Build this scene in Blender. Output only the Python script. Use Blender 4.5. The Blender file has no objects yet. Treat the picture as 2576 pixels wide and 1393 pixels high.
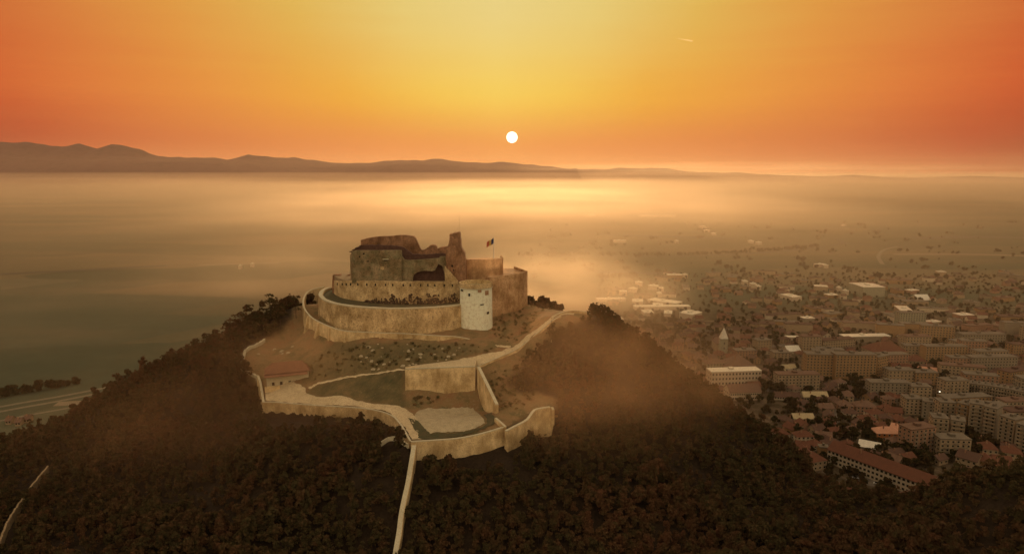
import bpy, math, random
import numpy as np
from mathutils import Vector

SC = bpy.context.scene
COL = SC.collection
random.seed(7)
rng = np.random.default_rng(7)
rad = math.radians

# ------------------------------------------------------------------ camera
CAMZ = 210.0                 # metres above the plain
FOC, CX, CY, HOR = 1720.0, 1288.0, 696.5, 430.0
TH = math.atan((CY - HOR) / FOC)
ST, CT = math.sin(TH), math.cos(TH)
cd = bpy.data.cameras.new("camera"); cam = bpy.data.objects.new("camera", cd); COL.objects.link(cam)
cam.location = (0, 0, CAMZ); cam.rotation_euler = (math.pi / 2 - TH, 0, 0)
cd.sensor_width = 36; cd.lens = 36 * FOC / 2576; cd.clip_start = 1; cd.clip_end = 90000
SC.camera = cam

# ------------------------------------------------------------------ sky and sun
SUN_EL, SUN_AZ = rad(2.72), 0.0           # the sun stands over the +Y horizon
SC.view_settings.view_transform = 'Standard'; SC.view_settings.look = 'None'
SC.view_settings.exposure = 0.0; SC.view_settings.gamma = 1
W = bpy.data.worlds.new("World"); SC.world = W; W.use_nodes = True
nt = W.node_tree; N = nt.nodes; L = nt.links; N.clear()


def nd(tree, t, **kw):
    n = tree.nodes.new(t)
    for k, v in kw.items():
        if k.startswith('i_'):
            key = k[2:]
            n.inputs[int(key) if key.isdigit() else key.replace('_', ' ')].default_value = v
        else:
            setattr(n, k, v)
    return n


def mth(tree, op, a, b=None, c=None, clamp=False):
    n = tree.nodes.new('ShaderNodeMath'); n.operation = op; n.use_clamp = clamp
    for i, v in enumerate((a, b, c)):
        if v is None: continue
        if isinstance(v, (int, float)): n.inputs[i].default_value = v
        else: tree.links.new(v, n.inputs[i])
    return n.outputs[0]


def ramp(tree, fac, stops, interp='LINEAR'):
    n = tree.nodes.new('ShaderNodeValToRGB'); cr = n.color_ramp; cr.interpolation = interp
    while len(cr.elements) < len(stops): cr.elements.new(0.5)
    for e, (p, c) in zip(cr.elements, stops):
        e.position = p; e.color = (*c, 1) if len(c) == 3 else c
    if fac is not None: tree.links.new(fac, n.inputs[0])
    return n.outputs[0]


def lin(r, g, b):
    f = lambda c: (c / 255 / 12.92) if c / 255 <= 0.04045 else ((c / 255 + 0.055) / 1.055) ** 2.4
    return (f(r), f(g), f(b))


def mixc(tree, fac, a, b, mode='MIX'):
    n = tree.nodes.new('ShaderNodeMix'); n.data_type = 'RGBA'; n.blend_type = mode
    for s, v in ((n.inputs[0], fac), (n.inputs[6], a), (n.inputs[7], b)):
        if isinstance(v, (int, float)): s.default_value = v
        elif isinstance(v, tuple): s.default_value = (*v, 1) if len(v) == 3 else v
        else: tree.links.new(v, s)
    return n.outputs[2]


tc = nd(nt, 'ShaderNodeTexCoord')
sep = nd(nt, 'ShaderNodeSeparateXYZ'); L.new(tc.outputs['Generated'], sep.inputs[0])
el = mth(nt, 'MULTIPLY', mth(nt, 'ARCSINE', sep.outputs[2]), 180 / math.pi)
azs = mth(nt, 'MULTIPLY', mth(nt, 'ARCTAN2', sep.outputs[0], sep.outputs[1]), 180 / math.pi)
# thin high veils bend the bands a little
mp = nd(nt, 'ShaderNodeMapping'); mp.inputs['Scale'].default_value = (2.0, 2.0, 26.0); L.new(tc.outputs['Generated'], mp.inputs[0])
nz = nd(nt, 'ShaderNodeTexNoise', i_Scale=2.2, i_Detail=4.0, i_Roughness=0.55); L.new(mp.outputs[0], nz.inputs[0])
nzc = mth(nt, 'SUBTRACT', nz.outputs[0], 0.5)
az = mth(nt, 'ABSOLUTE', mth(nt, 'ADD', azs, 1.2))
az_r = mth(nt, 'GREATER_THAN', azs, 0.0)
az = mth(nt, 'MULTIPLY', az, mth(nt, 'MULTIPLY_ADD', az_r, -0.02, 1.0))
az = mth(nt, 'ADD', az, mth(nt, 'MULTIPLY', nzc, 4.0))
fa = mth(nt, 'DIVIDE', az, 60.0, clamp=True)
SKYK = 1.0
# low band (just above the horizon), middle band, high band: colour by angle from the sun's bearing
low = ramp(nt, fa, [(0, lin(232, 148, 72)), (.12, lin(230, 142, 70)), (.28, lin(220, 128, 64)), (.44, lin(204, 106, 56)), (.56, lin(182, 74, 42)), (.68, lin(150, 52, 32)), (1, lin(120, 52, 34))])
mid = ramp(nt, fa, [(0, lin(246, 204, 86)), (.08, lin(244, 196, 78)), (.20, lin(238, 170, 60)), (.36, lin(230, 146, 62)), (.49, lin(220, 120, 56)), (.60, lin(206, 92, 46)), (.72, lin(184, 64, 36)), (1, lin(110, 52, 36))])
high = ramp(nt, fa, [(0, lin(233, 208, 130)), (.12, lin(230, 202, 118)), (.26, lin(224, 180, 86)), (.40, lin(222, 152, 68)), (.53, lin(212, 124, 60)), (.66, lin(194, 88, 46)), (1, lin(110, 62, 46))])
f1 = nd(nt, 'ShaderNodeMapRange', interpolation_type='SMOOTHSTEP'); L.new(el, f1.inputs[0]); f1.inputs[1].default_value = 1.5; f1.inputs[2].default_value = 6.5
f2 = nd(nt, 'ShaderNodeMapRange', interpolation_type='SMOOTHSTEP'); L.new(el, f2.inputs[0]); f2.inputs[1].default_value = 4.5; f2.inputs[2].default_value = 13.5
warm = mixc(nt, f2.outputs[0], mixc(nt, f1.outputs[0], low, mid), high)
# physical dusk sky for everything away from the glow
sky = nd(nt, 'ShaderNodeTexSky', sky_type='NISHITA', sun_disc=False, sun_elevation=SUN_EL, sun_rotation=SUN_AZ, air_density=2.0, dust_density=4.0, ozone_density=1.0, altitude=400)
skyd = mixc(nt, 1.0, sky.outputs[0], (0.16, 0.15, 0.12), 'MULTIPLY')
skyd = mixc(nt, 1.0, skyd, (0.74, 0.54, 0.36), 'ADD')
fz = nd(nt, 'ShaderNodeMapRange', interpolation_type='SMOOTHSTEP'); L.new(el, fz.inputs[0]); fz.inputs[1].default_value = 15; fz.inputs[2].default_value = 48
fb = nd(nt, 'ShaderNodeMapRange', interpolation_type='SMOOTHSTEP'); L.new(mth(nt, 'ABSOLUTE', azs), fb.inputs[0]); fb.inputs[1].default_value = 45; fb.inputs[2].default_value = 100
away = mth(nt, 'MAXIMUM', fz.outputs[0], fb.outputs[0])
tot = mixc(nt, away, warm, skyd)
# the disc of the sun
sd = Vector((0, math.cos(SUN_EL), math.sin(SUN_EL)))
dot = nd(nt, 'ShaderNodeVectorMath', operation='DOT_PRODUCT'); L.new(tc.outputs['Generated'], dot.inputs[0]); dot.inputs[1].default_value = sd
ang = mth(nt, 'MULTIPLY', mth(nt, 'ARCCOSINE', dot.outputs['Value']), 180 / math.pi)
disc = nd(nt, 'ShaderNodeMapRange', interpolation_type='SMOOTHSTEP'); L.new(ang, disc.inputs[0])
for k, v in ((1, 0.40), (2, 0.48), (3, 1.0), (4, 0.0)): disc.inputs[k].default_value = v
halo = mth(nt, 'POWER', 2.718, mth(nt, 'MULTIPLY', mth(nt, 'POWER', ang, 1.0), -0.55))
tot = mixc(nt, 1.0, tot, mixc(nt, mth(nt, 'MULTIPLY', halo, 0.05), (0, 0, 0), (0.9, 0.55, 0.12)), 'ADD')
tot = mixc(nt, disc.outputs[0], tot, (3.2, 2.9, 2.3))
bg = nd(nt, 'ShaderNodeBackground', i_Strength=SKYK); L.new(tot, bg.inputs[0])
out = nd(nt, 'ShaderNodeOutputWorld'); L.new(bg.outputs[0], out.inputs[0])

sl = bpy.data.lights.new("sun", 'SUN'); sl.energy = 3.1; sl.angle = rad(0.6); sl.color = (1.0, 0.62, 0.30)
so = bpy.data.objects.new("sun", sl); COL.objects.link(so)
so.rotation_euler = Vector((0, -math.cos(SUN_EL), -math.sin(SUN_EL))).to_track_quat('-Z', 'Y').to_euler()
so.location = (0, 900, 400)

SC.cycles.use_denoising = True
SC.cycles.volume_bounces = 1
SC.cycles.max_bounces = 6; SC.cycles.diffuse_bounces = 3; SC.cycles.transparent_max_bounces = 8
SC.cycles.use_adaptive_sampling = True; SC.cycles.adaptive_threshold = 0.02
SC.cycles.sample_clamp_indirect = 4


# ------------------------------------------------------------------ picture <-> world helpers
def ray(x, y):
    a, b = (x - CX) / FOC, -(y - CY) / FOC
    return np.array([a, b * ST + CT, b * CT - ST])


def atY(x, y, Y):
    d = ray(x, y); t = Y / d[1]
    return np.array([d[0] * t, Y, CAMZ + d[2] * t])


def atZ(x, y, z):
    d = ray(x, y); t = (z - CAMZ) / d[2]
    return np.array([d[0] * t, d[1] * t, z])


def proj(P):
    P = np.asarray(P, float); z = P[..., 2] - CAMZ
    f = P[..., 1] * CT - z * ST; u = P[..., 1] * ST + z * CT
    return CX + FOC * P[..., 0] / f, CY - FOC * u / f


def Z1(u, v): return 737.9 + .2604 * u, 523.2 + .2604 * v
def Z2(u, v): return 576.9 + .16666 * u, 805 + .16666 * v
def Z3(u, v): return 939.1 + .2937 * u, 771.4 + .2937 * v


# ------------------------------------------------------------------ mesh helpers
class MB:
    def __init__(s): s.v = []; s.f = []; s.m = []

    def add(s, vs, fs, m=0):
        o = len(s.v); s.v += [tuple(map(float, p)) for p in vs]
        for f in fs: s.f.append(tuple(i + o for i in f)); s.m.append(m)
        return s

    def box(s, x0, x1, y0, y1, z0, z1, m=0, taper=0.0):
        t = taper
        vs = [(x0, y0, z0), (x1, y0, z0), (x1, y1, z0), (x0, y1, z0), (x0 + t, y0 + t, z1), (x1 - t, y0 + t, z1), (x1 - t, y1 - t, z1), (x0 + t, y1 - t, z1)]
        return s.add(vs, [(0, 3, 2, 1), (4, 5, 6, 7), (0, 1, 5, 4), (1, 2, 6, 5), (2, 3, 7, 6), (3, 0, 4, 7)], m)

    def prism(s, poly, z0, z1, m=0, poly_top=None):
        n = len(poly); pt = poly_top if poly_top is not None else poly
        vs = [(p[0], p[1], z0) for p in poly] + [(p[0], p[1], z1) for p in pt]
        fs = [(i, (i + 1) % n, n + (i + 1) % n, n + i) for i in range(n)] + [tuple(range(n - 1, -1, -1)), tuple(range(n, 2 * n))]
        return s.add(vs, fs, m)

    def tube(s, a, b, r0, r1=None, n=8, m=0):
        a, b = Vector(a), Vector(b); r1 = r0 if r1 is None else r1
        q = (b - a).to_track_quat('Z', 'Y'); vs = []
        for p, r in ((a, r0), (b, r1)):
            for k in range(n):
                t = 2 * math.pi * k / n; vs.append(p + q @ Vector((r * math.cos(t), r * math.sin(t), 0)))
        fs = [(i, (i + 1) % n, n + (i + 1) % n, n + i) for i in range(n)] + [tuple(range(n - 1, -1, -1)), tuple(range(n, 2 * n))]
        return s.add(vs, fs, m)

    def wall(s, pts, th, m=0, batter=0.0, inner=1, jag=0.0, step=1.6, seed=0):
        """A thick wall along pts = [(x, y, ztop, zbottom)]; its outer face runs through pts, thickness to the side `inner`."""
        r = random.Random(seed); P = resample(pts, step); n = len(P); vs = []
        for i, p in enumerate(P):
            a, b = P[max(i - 1, 0)], P[min(i + 1, n - 1)]
            d = np.array([b[0] - a[0], b[1] - a[1]]); d /= (np.linalg.norm(d) + 1e-9)
            nx, ny = -d[1] * inner, d[0] * inner
            zt = p[2] + (r.uniform(-jag, jag) if jag else 0)
            bt = batter * (zt - p[3])
            vs += [(p[0] - nx * bt, p[1] - ny * bt, p[3]), (p[0], p[1], zt), (p[0] + nx * th, p[1] + ny * th, zt + (r.uniform(-jag, jag) * .5 if jag else 0)), (p[0] + nx * th, p[1] + ny * th, p[3])]
        fs = []
        for i in range(n - 1):
            o = 4 * i
            fs += [(o, o + 4, o + 5, o + 1), (o + 1, o + 5, o + 6, o + 2), (o + 2, o + 6, o + 7, o + 3), (o + 3, o + 7, o + 4, o)]
        fs += [(0, 1, 2, 3), (4 * n - 1, 4 * n - 2, 4 * n - 3, 4 * n - 4)]
        return s.add(vs, fs, m)

    def profile(s, top, zb, Y, th, m=0, bottom=None, jag=0.0, seed=0):
        """A thick upright wall in the plane Y whose outline follows picture points `top` at that depth."""
        r = random.Random(seed); P = [atY(x, y, Y) for x, y in top]
        if jag:
            Q = []
            for a, b in zip(P[:-1], P[1:]):
                k = max(1, int(np.linalg.norm(b - a) / 1.2))
                for j in range(k):
                    q = a + (b - a) * j / k
                    if j: q = q + np.array([r.uniform(-jag, jag) * .4, 0, r.uniform(-jag, jag)])
                    Q.append(q)
            P = Q + [P[-1]]
        B = [atY(x, y, Y) for x, y in bottom] if bottom else [np.array([P[-1][0], Y, zb]), np.array([P[0][0], Y, zb])]
        pl = P + B; n = len(pl)
        vs = [(p[0], Y, p[2]) for p in pl] + [(p[0], Y + th, p[2]) for p in pl]
        fs = [tuple(range(n - 1, -1, -1)), tuple(range(n, 2 * n))] + [(i, (i + 1) % n, n + (i + 1) % n, n + i) for i in range(n)]
        return s.add(vs, fs, m)

    def build(s, name, mats, parent=None, smooth=False, loc=None, tri=False):
        me = bpy.data.meshes.new(name)
        vs = s.v
        if loc is not None: vs = [(x - loc[0], y - loc[1], z - loc[2]) for x, y, z in s.v]
        me.from_pydata(vs, [], s.f)
        for mt in (mats if isinstance(mats, (list, tuple)) else [mats]): me.materials.append(mt)
        me.polygons.foreach_set('material_index', s.m)
        if smooth: me.polygons.foreach_set('use_smooth', [True] * len(me.polygons))
        me.validate(); me.update()
        import bmesh
        bm = bmesh.new(); bm.from_mesh(me); bmesh.ops.recalc_face_normals(bm, faces=bm.faces)
        ng = [f for f in bm.faces if len(f.verts) > 4]
        if ng: bmesh.ops.triangulate(bm, faces=ng)
        bm.to_mesh(me); bm.free()
        ob = bpy.data.objects.new(name, me); COL.objects.link(ob)
        if loc is not None: ob.location = loc
        if parent is not None: ob.parent = parent
        return ob


def resample(pts, step):
    P = np.array(pts, float); Q = [P[0]]
    for a, b in zip(P[:-1], P[1:]):
        k = max(1, int(np.linalg.norm((b - a)[:2]) / step))
        for j in range(1, k + 1): Q.append(a + (b - a) * j / k)
    return Q


def smooth_path(pts, k=6):
    P = [np.array(p, float) for p in pts]; P = [2 * P[0] - P[1]] + P + [2 * P[-1] - P[-2]]; out = []
    for i in range(1, len(P) - 2):
        for j in range(k):
            t = j / k; p0, p1, p2, p3 = P[i - 1:i + 3]
            out.append(.5 * ((2 * p1) + (p2 - p0) * t + (2 * p0 - 5 * p1 + 4 * p2 - p3) * t * t + (3 * p1 - p0 - 3 * p2 + p3) * t ** 3))
    return out + [P[-2]]


def tag(o, label=None, cat=None, group=None, kind=None):
    if label: o['label'] = label
    if cat: o['category'] = cat
    if group: o['group'] = group
    if kind or cat: o["kind"] = kind or "thing"
    return o


def empty(name, loc, rz=0.0):
    o = bpy.data.objects.new(name, None); COL.objects.link(o); o.location = loc; o.rotation_euler = (0, 0, rz)
    o.empty_display_size = 1
    return o


def part(name, mb, mats, root, smooth=False):
    """A part of a thing whose Empty stands at root.location (unrotated)."""
    o = mb.build(name, mats, None, smooth, loc=tuple(root.location)); o.location = (0, 0, 0); o.parent = root
    return o


# ------------------------------------------------------------------ materials
MATS = {}


def surf(name, c1, c2=None, c3=None, scale=0.3, rough=0.9, bump=0.0, fine=2.0, stretch=(1, 1, 1), transl=0.0, spec=0.2, coord='Object', lo=.35, hi=.65, metal=0.0, streak=False):
    m = bpy.data.materials.new(name); m.use_nodes = True; t = m.node_tree; t.nodes.clear()
    b = nd(t, 'ShaderNodeBsdfPrincipled'); b.inputs['Roughness'].default_value = rough; b.inputs['Specular IOR Level'].default_value = spec
    b.inputs['Metallic'].default_value = metal
    c2 = c2 or tuple(x * .8 for x in c1); c3 = c3 or tuple(x * .6 for x in c1)
    g = nd(t, 'ShaderNodeNewGeometry')
    mpn = nd(t, 'ShaderNodeMapping'); mpn.inputs['Scale'].default_value = stretch; t.links.new(g.outputs['Position'], mpn.inputs[0])
    n1 = nd(t, 'ShaderNodeTexNoise', i_Scale=scale, i_Detail=6.0, i_Roughness=0.62); t.links.new(mpn.outputs[0], n1.inputs[0])
    n2 = nd(t, 'ShaderNodeTexNoise', i_Scale=scale * fine * 3, i_Detail=4.0, i_Roughness=0.7); t.links.new(mpn.outputs[0], n2.inputs[0])
    a = ramp(t, n1.outputs[0], [(lo, c1), (hi, c2)])
    f = nd(t, 'ShaderNodeMapRange'); t.links.new(n2.outputs[0], f.inputs[0]); f.inputs[1].default_value = .48; f.inputs[2].default_value = .70
    cc = mixc(t, f.outputs[0], a, c3)
    if streak:
        ms = nd(t, 'ShaderNodeMapping'); ms.inputs['Scale'].default_value = (.45, .45, .20); t.links.new(g.outputs['Position'], ms.inputs[0])
        n3 = nd(t, 'ShaderNodeTexNoise', i_Scale=1.0, i_Detail=5.0, i_Roughness=0.65); t.links.new(ms.outputs[0], n3.inputs[0])
        n4 = nd(t, 'ShaderNodeTexNoise', i_Scale=.11, i_Detail=3.0); t.links.new(g.outputs['Position'], n4.inputs[0])
        cc = mixc(t, 1.0, cc, ramp(t, n3.outputs[0], [(.36, (.74, .69, .62)), (.5, (.95, .93, .90)), (.64, (1.08, 1.07, 1.04))]), 'MULTIPLY')
        cc = mixc(t, 1.0, cc, ramp(t, n4.outputs[0], [(.38, (.72, .66, .56)), (.6, (1.12, 1.10, 1.06))]), 'MULTIPLY')
    t.links.new(cc, b.inputs['Base Color'])
    if bump:
        bp = nd(t, 'ShaderNodeBump', i_Strength=0.8, i_Distance=bump); t.links.new(n2.outputs[0], bp.inputs['Height']); t.links.new(bp.outputs[0], b.inputs['Normal'])
    o = nd(t, 'ShaderNodeOutputMaterial')
    if transl:
        tr = nd(t, 'ShaderNodeBsdfTranslucent'); t.links.new(cc, tr.inputs[0]); mx = nd(t, 'ShaderNodeMixShader', i_0=transl)
        t.links.new(b.outputs[0], mx.inputs[1]); t.links.new(tr.outputs[0], mx.inputs[2]); t.links.new(mx.outputs[0], o.inputs[0])
    else: t.links.new(b.outputs[0], o.inputs[0])
    m.diffuse_color = (*c1, 1); MATS[name] = m
    return m


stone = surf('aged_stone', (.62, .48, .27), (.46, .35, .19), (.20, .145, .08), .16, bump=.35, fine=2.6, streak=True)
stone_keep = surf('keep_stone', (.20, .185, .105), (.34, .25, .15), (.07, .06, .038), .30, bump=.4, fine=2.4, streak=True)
stone_haze_red = surf('haze_red_masonry', (.40, .23, .13), (.24, .135, .08), (.09, .055, .035), .35, bump=.4, streak=True)  # red of the haze light on the back wall is painted into this stone
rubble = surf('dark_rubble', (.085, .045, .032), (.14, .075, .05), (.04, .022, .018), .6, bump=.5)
stone_light = surf('renewed_stone', (.64, .50, .28), (.52, .40, .22), (.34, .25, .14), .2, bump=.2, fine=3.5, streak=True)
coping = surf('coping_stone', (.50, .45, .30), (.42, .37, .24), (.33, .28, .18), .3)
plaster = surf('pale_plaster', (.76, .765, .58), (.70, .69, .50), (.54, .48, .32), .18, fine=1.2, lo=.3, hi=.7)
brickpatch = surf('bare_brick', (.30, .16, .08), (.38, .24, .13), (.2, .1, .06), .5)
plaster_orange = surf('warm_plaster', (.54, .37, .21), (.44, .27, .145), (.30, .18, .095), .2, fine=2.0, streak=True)  # orange glow on the round bastion is mixed into this plaster colour
dark = surf('dark_opening', (.012, .010, .008), rough=.8)
pathm = surf('pale_gravel', (.50, .40, .235), (.40, .32, .18), (.28, .21, .12), .12, fine=3)
grass = surf('terrace_grass', (.060, .060, .026), (.085, .065, .03), (.035, .03, .016), .3, fine=3)
trackm = surf('worn_track', (.30, .22, .12), (.24, .17, .09), (.16, .11, .06), .2)
bark = surf('bark', (.045, .03, .02))

# ------------------------------------------------------------------ terrain of the hill (thin-plate surface through surveyed points)
CP = []
for x, y, Y in [
    # around the foot of the fortress walls, walkway
    (1000, 838, 363), (900, 830, 367), (840, 815, 376), (800, 800, 390), (1100, 838, 362), (1180, 832, 364), (1240, 835, 365),
    # slope below the walkway
    (1000, 880, 345), (900, 880, 348), (1100, 880, 344), (1200, 880, 336), (800, 860, 368), (760, 840, 392), (720, 850, 395),
    # ramp road
    (1020, 925, 331), (1100, 918, 331), (1200, 902, 331), (1270, 882, 337), (1335, 845, 349), (1385, 805, 361), (1430, 786, 376), (1478, 792, 372),
    # foot of the great retaining wall, court
    (1020, 1003, 315), (1100, 1024, 313), (1212, 1026, 313), (1060, 1090, 281), (1150, 1080, 284), (1230, 1050, 293), (1040, 1060, 292), (1120, 1050, 298),
    # lower road and lawn
    (1000, 1032, 305), (900, 1012, 316), (800, 1004, 323), (700, 1000, 326), (770, 983, 332), (900, 950, 334), (850, 985, 324), (950, 980, 323), (700, 975, 334), (740, 930, 346), (640, 940, 352), (612, 900, 365), (640, 870, 378), (680, 850, 390),
    # right flank below the ramp
    (1260, 950, 322), (1300, 920, 331), (1340, 900, 338), (1300, 1000, 308), (1380, 1010, 306), (1330, 1060, 291), (1400, 900, 345), (1450, 850, 356), (1500, 830, 358), (1450, 950, 330), (1550, 950, 338), (1600, 1000, 330), (1500, 1080, 303), (1700, 1120, 310), (1900, 1240, 290),
    # right skyline of the hill (ground under the crowns)
    (1560, 862, 362), (1640, 925, 358), (1700, 968, 355), (1800, 1032, 350), (1900, 1082, 346), (1960, 1120, 340), (2030, 1200, 330),
    # slope right of the fortress
    (1335, 770, 402), (1372, 782, 392), (1300, 800, 385), (1290, 850, 362),
    # wood in front
    (1150, 1150, 270), (1035, 1130, 268), (1300, 1130, 272), (1400, 1110, 285), (900, 1120, 284), (960, 1090, 291), (780, 1100, 288), (680, 1080, 300), (640, 1040, 318), (620, 990, 336),
    (1288, 1393, 232), (1000, 1300, 246), (990, 1393, 234), (1600, 1300, 252), (1700, 1393, 238), (2100, 1393, 236), (2000, 1320, 262), (2350, 1290, 258), (2576, 1212, 258), (2450, 1240, 256), (2200, 1300, 266), (2576, 1393, 226),
    (700, 1250, 262), (500, 1200, 288), (300, 1180, 305), (100, 1280, 292), (0, 1393, 252), (500, 1393, 238), (400, 1090, 328), (200, 1170, 320),
    # left skyline (ground under the crowns)
    (700, 818, 398), (640, 828, 398), (530, 876, 402), (420, 922, 402), (330, 968, 398), (230, 1033, 390), (120, 1088, 384), (0, 1138, 378),
]: CP.append(atY(x, y, Y))
CP += [np.array(p, float) for p in [
    (-114, 420, 127), (-132, 425, 126), (-66, 415, 127), (-20, 400, 128), (-40, 450, 126), (-90, 465, 123), (0, 420, 131), (12, 412, 128), (-130, 450, 118),
    (60, 400, 118), (40, 430, 112), (0, 470, 108), (-80, 510, 98), (-170, 450, 97), (-200, 500, 62), (-120, 560, 60), (0, 540, 62), (80, 480, 70), (110, 420, 74), (150, 380, 46),
    (150, 420, 28), (175, 370, 28), (195, 330, 24), (200, 385, 6), (165, 450, 2), (230, 360, 0), (120, 520, 22), (205, 300, 52), (250, 300, 52), (260, 330, 14), (290, 330, 0), (300, 290, 40),
    (-260, 430, 52), (-330, 430, 18), (-330, 370, 30), (-390, 330, 8), (-360, 270, 30), (-290, 250, 62), (-260, 500, 18), (-420, 420, 0), (-300, 520, 0), (-200, 580, 6), (0, 620, 0), (100, 580, 0),
    (300, 240, 82), (300, 180, 62), (200, 200, 84), (100, 190, 76), (0, 190, 66), (-100, 190, 62), (-200, 190, 60), (-300, 180, 50), (380, 240, 50), (380, 310, 8), (440, 250, 0),
    (0, 120, 42), (150, 110, 52), (-150, 110, 38), (300, 90, 36), (-300, 90, 24), (0, 20, 10), (200, 10, 10), (-200, 10, 8), (420, 60, 0), (-430, 60, 0), (-450, 200, 0), (460, 160, 0)]]
CP = np.array(CP)


def tps_kernel(r2): return np.where(r2 > 1e-9, .5 * r2 * np.log(np.maximum(r2, 1e-12)), 0)


SCL = 100.0
_P = CP[:, :2] / SCL; _n = len(_P)
_K = tps_kernel(((_P[:, None] - _P[None]) ** 2).sum(-1)) + np.eye(_n) * 2e-4
_A = np.zeros((_n + 3, _n + 3)); _A[:_n, :_n] = _K; _A[:_n, _n] = 1; _A[:_n, _n + 1:] = _P; _A[_n:, :_n] = _A[:_n, _n:].T
_w = np.linalg.solve(_A, np.concatenate([CP[:, 2], np.zeros(3)]))


def wob(x, y):
    return .35 * np.sin(x * .31 + 1.3 * np.sin(y * .17)) * np.sin(y * .27 + 1.1 * np.sin(x * .21)) + .18 * np.sin(x * .9 + y * .4) * np.sin(y * .8 - x * .3)


def ground_h(x, y):
    x = np.atleast_1d(np.asarray(x, float)); y = np.atleast_1d(np.asarray(y, float))
    o = np.empty(x.shape); xf, yf = x.ravel(), y.ravel(); of = o.ravel()
    for s in range(0, xf.size, 20000):
        q = np.stack([xf[s:s + 20000], yf[s:s + 20000]], -1) / SCL
        k = tps_kernel(((q[:, None] - _P[None]) ** 2).sum(-1))
        of[s:s + 20000] = k @ _w[:_n] + _w[_n] + q @ _w[_n + 1:]
    h = of.reshape(x.shape)
    d = np.hypot((x - 5) / 470, (y - 300) / 345)
    m = np.clip((1.0 - d) / .22, 0, 1); m = m * m * (3 - 2 * m)
    return np.maximum(h * m, 0) - 1.2 + 1.2 * np.clip(h * m / 3, 0, 1) + wob(x, y) * np.clip(h / 8, 0, 1)


_xs = np.unique(np.concatenate([np.arange(-470, -175, 4.5), np.arange(-175, 75, 1.25), np.arange(75, 481, 4.0)]))
_ys = np.unique(np.concatenate([np.arange(-45, 245, 5.0), np.arange(245, 440, 1.25), np.arange(440, 650, 4.5)]))
GX, GY = np.meshgrid(_xs, _ys); GZ = ground_h(GX, GY)


def gz(x, y):
    """Height of the terrain mesh (bilinear on its grid)."""
    x = np.asarray(x, float); y = np.asarray(y, float)
    i = np.clip(np.searchsorted(_xs, x) - 1, 0, len(_xs) - 2); j = np.clip(np.searchsorted(_ys, y) - 1, 0, len(_ys) - 2)
    u = np.clip((x - _xs[i]) / (_xs[i + 1] - _xs[i]), 0, 1); v = np.clip((y - _ys[j]) / (_ys[j + 1] - _ys[j]), 0, 1)
    return GZ[j, i] * (1 - u) * (1 - v) + GZ[j, i + 1] * u * (1 - v) + GZ[j + 1, i] * (1 - u) * v + GZ[j + 1, i + 1] * u * v


def hit(x, y, lift=0.0):
    """First point of the hill surface (or the plain) seen at picture point x, y."""
    d = ray(x, y); ts = np.arange(150, 900, .8); P = d[None] * ts[:, None]; P[:, 2] += CAMZ
    h = np.maximum(gz(P[:, 0], P[:, 1]), 0)
    k = np.argmax(P[:, 2] < h)
    if P[k, 2] >= h[k]: return atZ(x, y, 0)
    a = P[k - 1, 2] - h[k - 1]; b = h[k] - P[k, 2]; q = P[k - 1] + (P[k] - P[k - 1]) * a / (a + b + 1e-9)
    q = q.copy(); q[2] += lift
    return q


# open (treeless) ground in picture outline, used to colour the soil and keep the wood out
OPEN = np.array([(700, 838), (655, 858), (606, 885), (600, 930), (640, 955), (652, 1010), (662, 1016), (760, 1024), (880, 1031), (960, 1042), (1000, 1070), (1028, 1114), (1120, 1110), (1240, 1088), (1275, 1078), (1345, 1037), (1390, 1028), (1405, 1020), (1400, 1000), (1345, 985), (1300, 985), (1270, 960), (1290, 940), (1330, 912), (1370, 880), (1400, 830), (1490, 800), (1480, 772), (1380, 762), (1330, 740), (1330, 600), (870, 600), (830, 715), (745, 740), (735, 800)], float)


def in_poly(px, py, poly):
    px = np.asarray(px); py = np.asarray(py); c = np.zeros(px.shape, bool); j = len(poly) - 1
    for i in range(len(poly)):
        xi, yi = poly[i]; xj, yj = poly[j]
        c ^= ((yi > py) != (yj > py)) & (px < (xj - xi) * (py - yi) / (yj - yi + 1e-12) + xi)
        j = i
    return c


hp = bpy.data.meshes.new('hill')
nv = GX.size; V = np.stack([GX, GY, GZ], -1).reshape(-1, 3)
ny_, nx_ = GX.shape; I = np.arange(nv).reshape(ny_, nx_)
Q = np.stack([I[:-1, :-1], I[:-1, 1:], I[1:, 1:], I[1:, :-1]], -1).reshape(-1, 4)


def fast_mesh(me, V, Q):
    me.vertices.add(len(V)); me.vertices.foreach_set('co', np.asarray(V, np.float32).ravel())
    k = Q.shape[1]; me.loops.add(Q.size); me.loops.foreach_set('vertex_index', np.asarray(Q, np.int32).ravel())
    me.polygons.add(len(Q)); me.polygons.foreach_set('loop_start', np.arange(0, Q.size, k, dtype=np.int32))
    me.update(calc_edges=True)


fast_mesh(hp, V, Q)
hx, hy = proj(V)
op = in_poly(hx, hy, OPEN) & (V[:, 1] > 240) & (V[:, 1] < 440)
lawn = np.array([(770, 984), (800, 965), (900, 946), (1020, 930), (1012, 990), (1040, 1028), (1000, 1026), (900, 1006), (800, 1000)], float)
lower = np.array([(650, 850), (820, 850), (1200, 862), (1270, 880), (1100, 918), (900, 940), (780, 960), (760, 905), (640, 905), (606, 900)], float)
cv = np.zeros((nv, 4), np.float32); cv[:, 3] = 1
cv[op, 0] = 1
cv[in_poly(hx, hy, lawn) & op, 1] = .9
cv[in_poly(hx, hy, np.array([(780, 905), (840, 862), (1150, 862), (1250, 880), (1100, 916), (900, 942), (780, 960), (765, 930)], float)) & op, 1] = .75


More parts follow.
